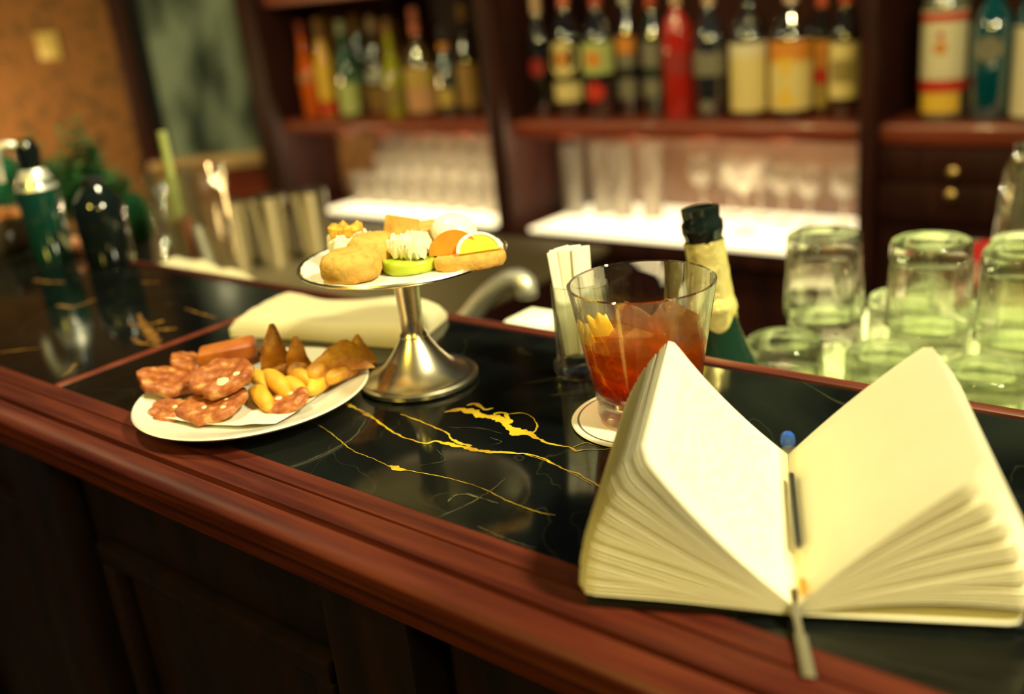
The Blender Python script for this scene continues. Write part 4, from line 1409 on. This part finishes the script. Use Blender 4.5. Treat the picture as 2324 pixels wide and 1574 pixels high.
crisp(628, 838, 0.020, 0.022, 0.034, 48, -6, 0.007, 1, 'tall pointed brown crisp standing upright at the back of the plate')
crisp(676, 842, 0.018, 0.020, 0.026, 30, -8, 0.006, 2, 'smaller pointed brown crisp beside the tall one')
crisp(768, 842, 0.020, 0.050, 0.022, 40, -22, 0.009, 3, 'large folded golden crisp overhanging the right back rim', 'crisp_gold')
crisp(812, 828, 0.019, 0.026, 0.022, 55, -12, 0.006, 4, 'golden crisp corner pointing toward the cake stand foot', 'crisp_gold')

# ------------------------------------------------------------------ coaster, cocktail
GX, GY = -0.3165, 0.4850
co = tag(obj('coaster', lathem([(0, 0), (0.0455, 0), (0.0462, 0.0008), (0.0455, 0.0016), (0.0425, 0.0016), (0.0412, 0.0016), (0, 0.0016)], 72, mi=lambda i: 1 if i == 4 else 0), [M['coaster'], M['ring']], loc=(GX-0.001, GY-0.003, 0.0004)),
         'round pale paper coaster with thin dark ring under the drink', 'coaster')
ZB = 0.0021
tH = 0.0875
t = 0.0022


def rin(z):      # inner radius
    return 0.0300 + (0.0428-0.0300)*max(0.0, (z-0.012)/(tH-0.012))


outer = [(0, 0.0), (0.026, 0.0), (0.0300, 0.0012), (0.0318, 0.004), (0.0316, 0.012)]
outer += [(rin(0.012+(tH-0.012)*k/12)+t, 0.012+(tH-0.012)*k/12) for k in range(1, 13)]
inner = [(rin(0.012+(tH-0.012)*k/12), 0.012+(tH-0.012)*k/12) for k in [q_/3 for q_ in range(36, 2, -1)]] + [(0.0285, 0.0175), (0.022, 0.0165), (0, 0.0160)]
gp = outer + [(rin(tH)+t*0.5, tH+0.0008)] + inner
n_out = len(outer)


def tri(x):
    return abs((x/math.pi) % 2 - 1)


def cut_rad(i, a, r, z):
    """diamond cuts pressed into the inside of the wall"""
    if n_out <= i and 0.026 < z < 0.078 and r > 0.02:
        w_ = min(1.0, (0.078-z)/0.012, (z-0.026)/0.012)
        return r*(1-0.045*w_*tri(a*4+(z-0.03)*55)*tri(a*4-(z-0.03)*55))
    return r


cg = tag(obj('rocks_glass', lathem(gp, 96, cut_rad), M['glass'], loc=(GX, GY, ZB)), 'heavy-based rocks glass holding an amber red drink behind the notebook', 'glass')
zl = 0.0525
lp = [(0, 0.0164), (0.0222, 0.0169), (0.0287, 0.0179)] + [(rin(z)+0.0003, z) for z in (0.022, 0.028, 0.034, 0.040, 0.046, zl)] + [(rin(zl)-0.001, zl-0.0004), (0, zl-0.0005)]
tag(obj('amber_drink', lathem(lp, 96), M['drink'], loc=(GX, GY, ZB)), 'amber red drink filling the rocks glass over half', 'drink')


def ice(loc, rot, s, seed, text):
    bm = bmesh.new()
    bmesh.ops.create_cube(bm, size=1)
    bmesh.ops.subdivide_edges(bm, edges=bm.edges[:], cuts=5, use_grid_fill=True)
    for v in bm.verts:
        d = v.co.copy()
        sp_ = d.normalized()*0.62
        v.co = (d*0.68 + sp_*0.32)
        v.co *= 1+0.06*noise.noise(v.co*3+Vector((seed, 0, 0)))
        v.co = Vector((v.co.x*s[0], v.co.y*s[1], v.co.z*s[2]))
    tag(obj('ice_cube', bm, M['ice'], loc=(GX+loc[0], GY+loc[1], ZB+loc[2]), rot=[R(x) for x in rot]), text, 'ice', 'ice cubes in the drink')


lat = Vector((0.7524, 0.6587, 0))
ice(lat*-0.010+Vector((0.004, -0.008, 0.044)), (14, 22, 40), (0.025, 0.025, 0.022), 1, 'rounded ice cube floating nearest in the drink')
ice(lat*0.017+Vector((-0.002, 0.003, 0.053)), (35, 30, 20), (0.027, 0.025, 0.025), 2, 'pointed ice cube rising out of the drink, on the champagne side')
ice(lat*-0.004+Vector((-0.012, 0.014, 0.051)), (10, 40, 60), (0.024, 0.023, 0.024), 3, 'ice cube at the far side of the drink beside the orange peel')
pk = bmesh.new()
n = 12
pv = {}
for i in range(n+1):
    for j in range(5):
        a_ = -0.55+1.1*i/n
        rr5 = 0.017
        z = (j/4-0.5)*0.030
        wd = 1-0.25*(j/4)
        pv[i, j] = pk.verts.new((rr5*math.sin(a_*wd), rr5*(1-math.cos(a_*wd)), z + 0.002*math.sin(i)))
for i in range(n):
    for j in range(4):
        pk.faces.new((pv[i, j], pv[i+1, j], pv[i+1, j+1], pv[i, j+1]))
pe = obj('orange_peel', pk, M['peel'], loc=Vector((GX, GY, ZB+0.052))+lat*-0.0245+Vector((-0.0045, 0.005, 0)), rot=(R(10), R(-14), R(35)))
pe.modifiers.new('thickness', 'SOLIDIFY').thickness = 0.0022
tag(pe, 'bright orange peel twist standing in the drink against the glass', 'orange peel')

# ------------------------------------------------------------------ small glass with paper sachets
SX, SY_ = -0.3990, 0.5285
sg = tag(obj('shot_glass', lathem([(0, 0), (0.0175, 0), (0.0195, 0.003), (0.0195, 0.010), (0.0170, 0.014), (0.0172, 0.066), (0.0165, 0.067), (0.0155, 0.066), (0.0150, 0.016), (0, 0.013)], 48,
                               lambda i, a, r, z: r*(1+0.03*math.sin(a*12)) if i in (2, 3) else r), M['tumbler'], loc=(SX, SY_, 0.0004)), 'small tall glass holding folded paper sachets behind the drink', 'glass')
first = None
for i in range(8):
    u = (i-3.5)
    if first is None:
        bm = boxm((-0.0055, -0.0007, 0), (0.0055, 0.0007, 0.078), 0.0005)
        for v in bm.verts:
            v.co.y += 0.0012*math.sin(v.co.z*60)
        first = o = obj('paper_sachet', bm, M['paper'])
    else:
        o = first.copy()
        COL.objects.link(o)
    c = Vector((SX, SY_, 0.0145)) + lat*(u*0.0016) + Vector((-0.6587, 0.7524, 0))*((i % 3-1)*0.0042)
    o.location = c
    o.rotation_euler = Matrix.Rotation(math.atan2(lat.y, lat.x)+R(90)*(0 if i % 2 else 0.25), 4, 'Z').to_euler()
    o.rotation_euler.rotate(Matrix.Rotation(R(-2.5+u*0.9), 3, Vector((-0.6587, 0.7524, 0))).to_euler())
    tag(o, 'slim white paper sachet bunched in the small glass behind the drink', 'paper sachet', 'paper sachets in the small glass')

# ------------------------------------------------------------------ notebook
sb = G(1806, 1385, 0.006)
st = G(1787, 1005, 0.006)
sd = (st-sb)
sd.z = 0
sd.normalize()
wd_ = Vector((-sd.y, sd.x, 0))          # towards the left page
NB = thing('notebook', 'open pocket notebook with fanned cream pages lying across the bar edge', 'notebook', (sb.x, sb.y, 0.0016), (0, 0, math.atan2(sd.y, sd.x)))
# in the notebook's own frame: +x runs up the spine, +y to the left page
PL = 0.141


def page_curve(W, th0, th1, h0, x_off=0.0, bump=0.0, n=22):
    """arc in (a, h) of length W, tangent angle th0 -> th1"""
    a, h = x_off, h0
    out = [(a, h)]
    for i in range(n):
        s = (i+0.5)/n
        th = th0 + (th1-th0)*s + bump*math.sin(s*math.pi*2)
        a += W/n*math.cos(th)
        h += W/n*math.sin(th)
        out.append((a, h))
    return out


def leaf(bm, curve, side, W, rc=0.008, v0=0.0, v1=PL, nv=8, thick=0.00028):
    n = len(curve)-1
    grid = {}
    for i, (a, h) in enumerate(curve):
        s = W*i/n
        ins = 0.0
        if s > W-rc:
            dd = s-(W-rc)
            ins = rc-math.sqrt(max(rc*rc-dd*dd, 0))
        # surface normal for the thickness
        a2, h2 = curve[min(i+1, n)]
        a1, h1 = curve[max(i-1, 0)]
        L_ = math.hypot(a2-a1, h2-h1)
        na, nh = -(h2-h1)/L_, (a2-a1)/L_
        for j in range(nv+1):
            v = v0+ins + (v1-v0-2*ins)*j/nv
            grid[i, j, 0] = bm.verts.new((v, side*(a+na*thick), h+nh*thick))
            grid[i, j, 1] = bm.verts.new((v, side*a, h))
    for i in range(n):
        for j in range(nv):
            for k in (0, 1):
                bm.faces.new((grid[i, j, k], grid[i+1, j, k], grid[i+1, j+1, k], grid[i, j+1, k]))
        for j in (0, nv):
            bm.faces.new((grid[i, j, 0], grid[i+1, j, 0], grid[i+1, j, 1], grid[i, j, 1]))
    for j in range(nv):
        bm.faces.new((grid[n, j, 0], grid[n, j+1, 0], grid[n, j+1, 1], grid[n, j, 1]))


PWID = 0.0935
NL = 34
# clustered fan positions: bunches of leaves with gaps between them
def fan(n, groups, seed):
    r6 = random.Random(seed)
    out = []
    for g_ in range(groups):
        base = g_/groups
        span = 1.0/groups
        k_ = n//groups
        for q_ in range(k_):
            out.append(base + span*(0.10+0.62*(q_/max(1, k_-1))**1.2) + 0.004*r6.random())
    m_ = max(out)
    return [x/m_ for x in out]


lb = bmesh.new()
for f_ in fan(NL, 8, 1):
    th0 = R(3 + (41-3)*f_**0.95)
    th1 = R(2 + (57-2)*f_**1.05)
    wob = R(5)*math.sin(f_*19)*(1-f_)
    leaf(lb, page_curve(PWID, th0, th1, 0.0022+0.0040*f_, 0.0004, wob), 1, PWID)
obj('left_pages', lb, M['page'], NB)
top_curve = page_curve(PWID, R(41), R(57), 0.0062, 0.0004, 0)
rb = bmesh.new()
leaf(rb, page_curve(PWID-0.004, R(0.6), R(0.4), 0.0022, 0.0004), -1, PWID-0.004)
for f_ in fan(NL, 6, 2):
    th0 = R(13 + (48-13)*f_**0.9)
    th1 = R(-6 + (38+6)*f_)
    wob = R(4)*math.sin(f_*15)*(1-f_)
    leaf(rb, page_curve(PWID+0.002, th0, th1, 0.0026+0.0036*f_, 0.0004, wob), -1, PWID+0.002)
obj('right_pages', rb, M['page'], NB)
cv = bmesh.new()
box(cv, (0.0015, 0.004, 0.0), (PL+0.0010, 0.0900, 0.0018), 0.0006)
box(cv, (0.0015, -0.0900, 0.0), (PL+0.0010, -0.004, 0.0018), 0.0006)
box(cv, (0.0015, -0.0039, 0.0), (PL+0.0010, 0.0039, 0.0018), 0.0006)
obj('cover', cv, M['cover'], NB)
# marker ribbon
rbn = bmesh.new()
inv = Matrix.Rotation(-math.atan2(sd.y, sd.x), 3, 'Z')
tip = inv @ (G(1836, 1548, 0.0) - Vector((sb.x, sb.y, 0)))
path = smooth_path([Vector((0.012, 0.0012, 0.0070)), Vector((-0.001, 0.0006, 0.0062)), Vector((-0.010, tip.y*0.25, 0.0022)), Vector((tip.x*0.55, tip.y*0.6, 0.0004)), Vector((tip.x, tip.y, 0.0006))], 6)
hw = 0.0026
ra, rb2 = [], []
for i, q in enumerate(path):
    tw_ = 0.6 if 8 < i < 14 else 1.0
    ra.append(rbn.verts.new((q.x, q.y-hw*tw_, q.z)))
    rb2.append(rbn.verts.new((q.x, q.y+hw*tw_, q.z+0.0004)))
for i in range(len(path)-1):
    rbn.faces.new((ra[i], rb2[i], rb2[i+1], ra[i+1]))
ro = obj('marker_ribbon', rbn, M['ribbon'], NB)
ro.modifiers.new('thickness', 'SOLIDIFY').thickness = 0.0004
# faint handwriting on the left page
hwm = bmesh.new()


def on_page(s, v, lift=0.00055):
    q = s/PWID*(len(top_curve)-1)
    i = min(int(q), len(top_curve)-2)
    t_ = q-i
    a = top_curve[i][0]*(1-t_)+top_curve[i+1][0]*t_
    h = top_curve[i][1]*(1-t_)+top_curve[i+1][1]*t_
    da, dh = top_curve[i+1][0]-top_curve[i][0], top_curve[i+1][1]-top_curve[i][1]
    L_ = math.hypot(da, dh)
    return Vector((v, a-dh/L_*lift, h+da/L_*lift))


r8 = random.Random(11)
for row in range(20):
    v = PL-0.012-row*0.0058
    s = 0.080 - (0.0 if row else 0.02)
    while s > 0.014:
        nl = r8.randint(2, 6)
        wl_ = nl*0.0017
        if s-wl_ < 0.010:
            break
        pts = []
        for q in range(nl*3):
            pts.append((s-wl_*q/(nl*3), v + r8.choice((-1, 1))*0.0009*r8.random() + (0.0014 if r8.random() < 0.12 else 0)))
        for (s0, v0_), (s1, v1_) in zip(pts, pts[1:]):
            wq = 0.00019
            vs_ = [hwm.verts.new(on_page(s0, v0_-wq)), hwm.verts.new(on_page(s1, v1_-wq)), hwm.verts.new(on_page(s1-0.0001, v1_+wq)), hwm.verts.new(on_page(s0-0.0001, v0_+wq))]
            hwm.faces.new(vs_)
        s -= wl_ + 0.0016+0.002*r8.random()
    if r8.random() < 0.2:
        continue
obj('handwriting', hwm, M['ink'], NB, keep_normals=True, smooth=False)

# ------------------------------------------------------------------ pen in the gutter
pa, pb = G(1787, 990, 0.0135), G(1824, 1352, 0.0145)
dr_ = (pb-pa)
ln3 = dr_.length
pen = thing('ballpoint_pen', 'clear ballpoint pen with blue end plug lying in the notebook gutter', 'pen', pa, dr_.to_track_quat('Z', 'Y').to_euler())


def hexr(i, a, r, z):
    return r*(1-0.035*(1-abs(math.cos(a*3))))


obj('barrel', lathem([(0.0016, 0.006), (0.0041, 0.0062), (0.0042, 0.008), (0.0042, ln3*0.80), (0.0030, ln3*0.80), (0.0030, 0.008), (0.0016, 0.006)], 36, hexr), M['pen_clear'], pen)
obj('end_plug', lathem([(0, -0.001), (0.0030, -0.0006), (0.0040, 0.001), (0.0040, 0.0058), (0, 0.0058)], 24), M['blue_plug'], pen)
obj('ink_refill', lathem([(0, ln3*0.30), (0.0017, ln3*0.30), (0.0017, ln3*0.74), (0, ln3*0.74)], 16), M['refill'], pen)
obj('cone_tip', lathem([(0, ln3*0.801), (0.0038, ln3*0.801), (0.0030, ln3*0.88), (0.0018, ln3*0.93), (0, ln3*0.93)], 24), M['pen_clear'], pen)
obj('brass_nib', lathem([(0, ln3*0.931), (0.0019, ln3*0.931), (0.0016, ln3*0.975), (0.0005, ln3), (0, ln3)], 20), M['brass'], pen)
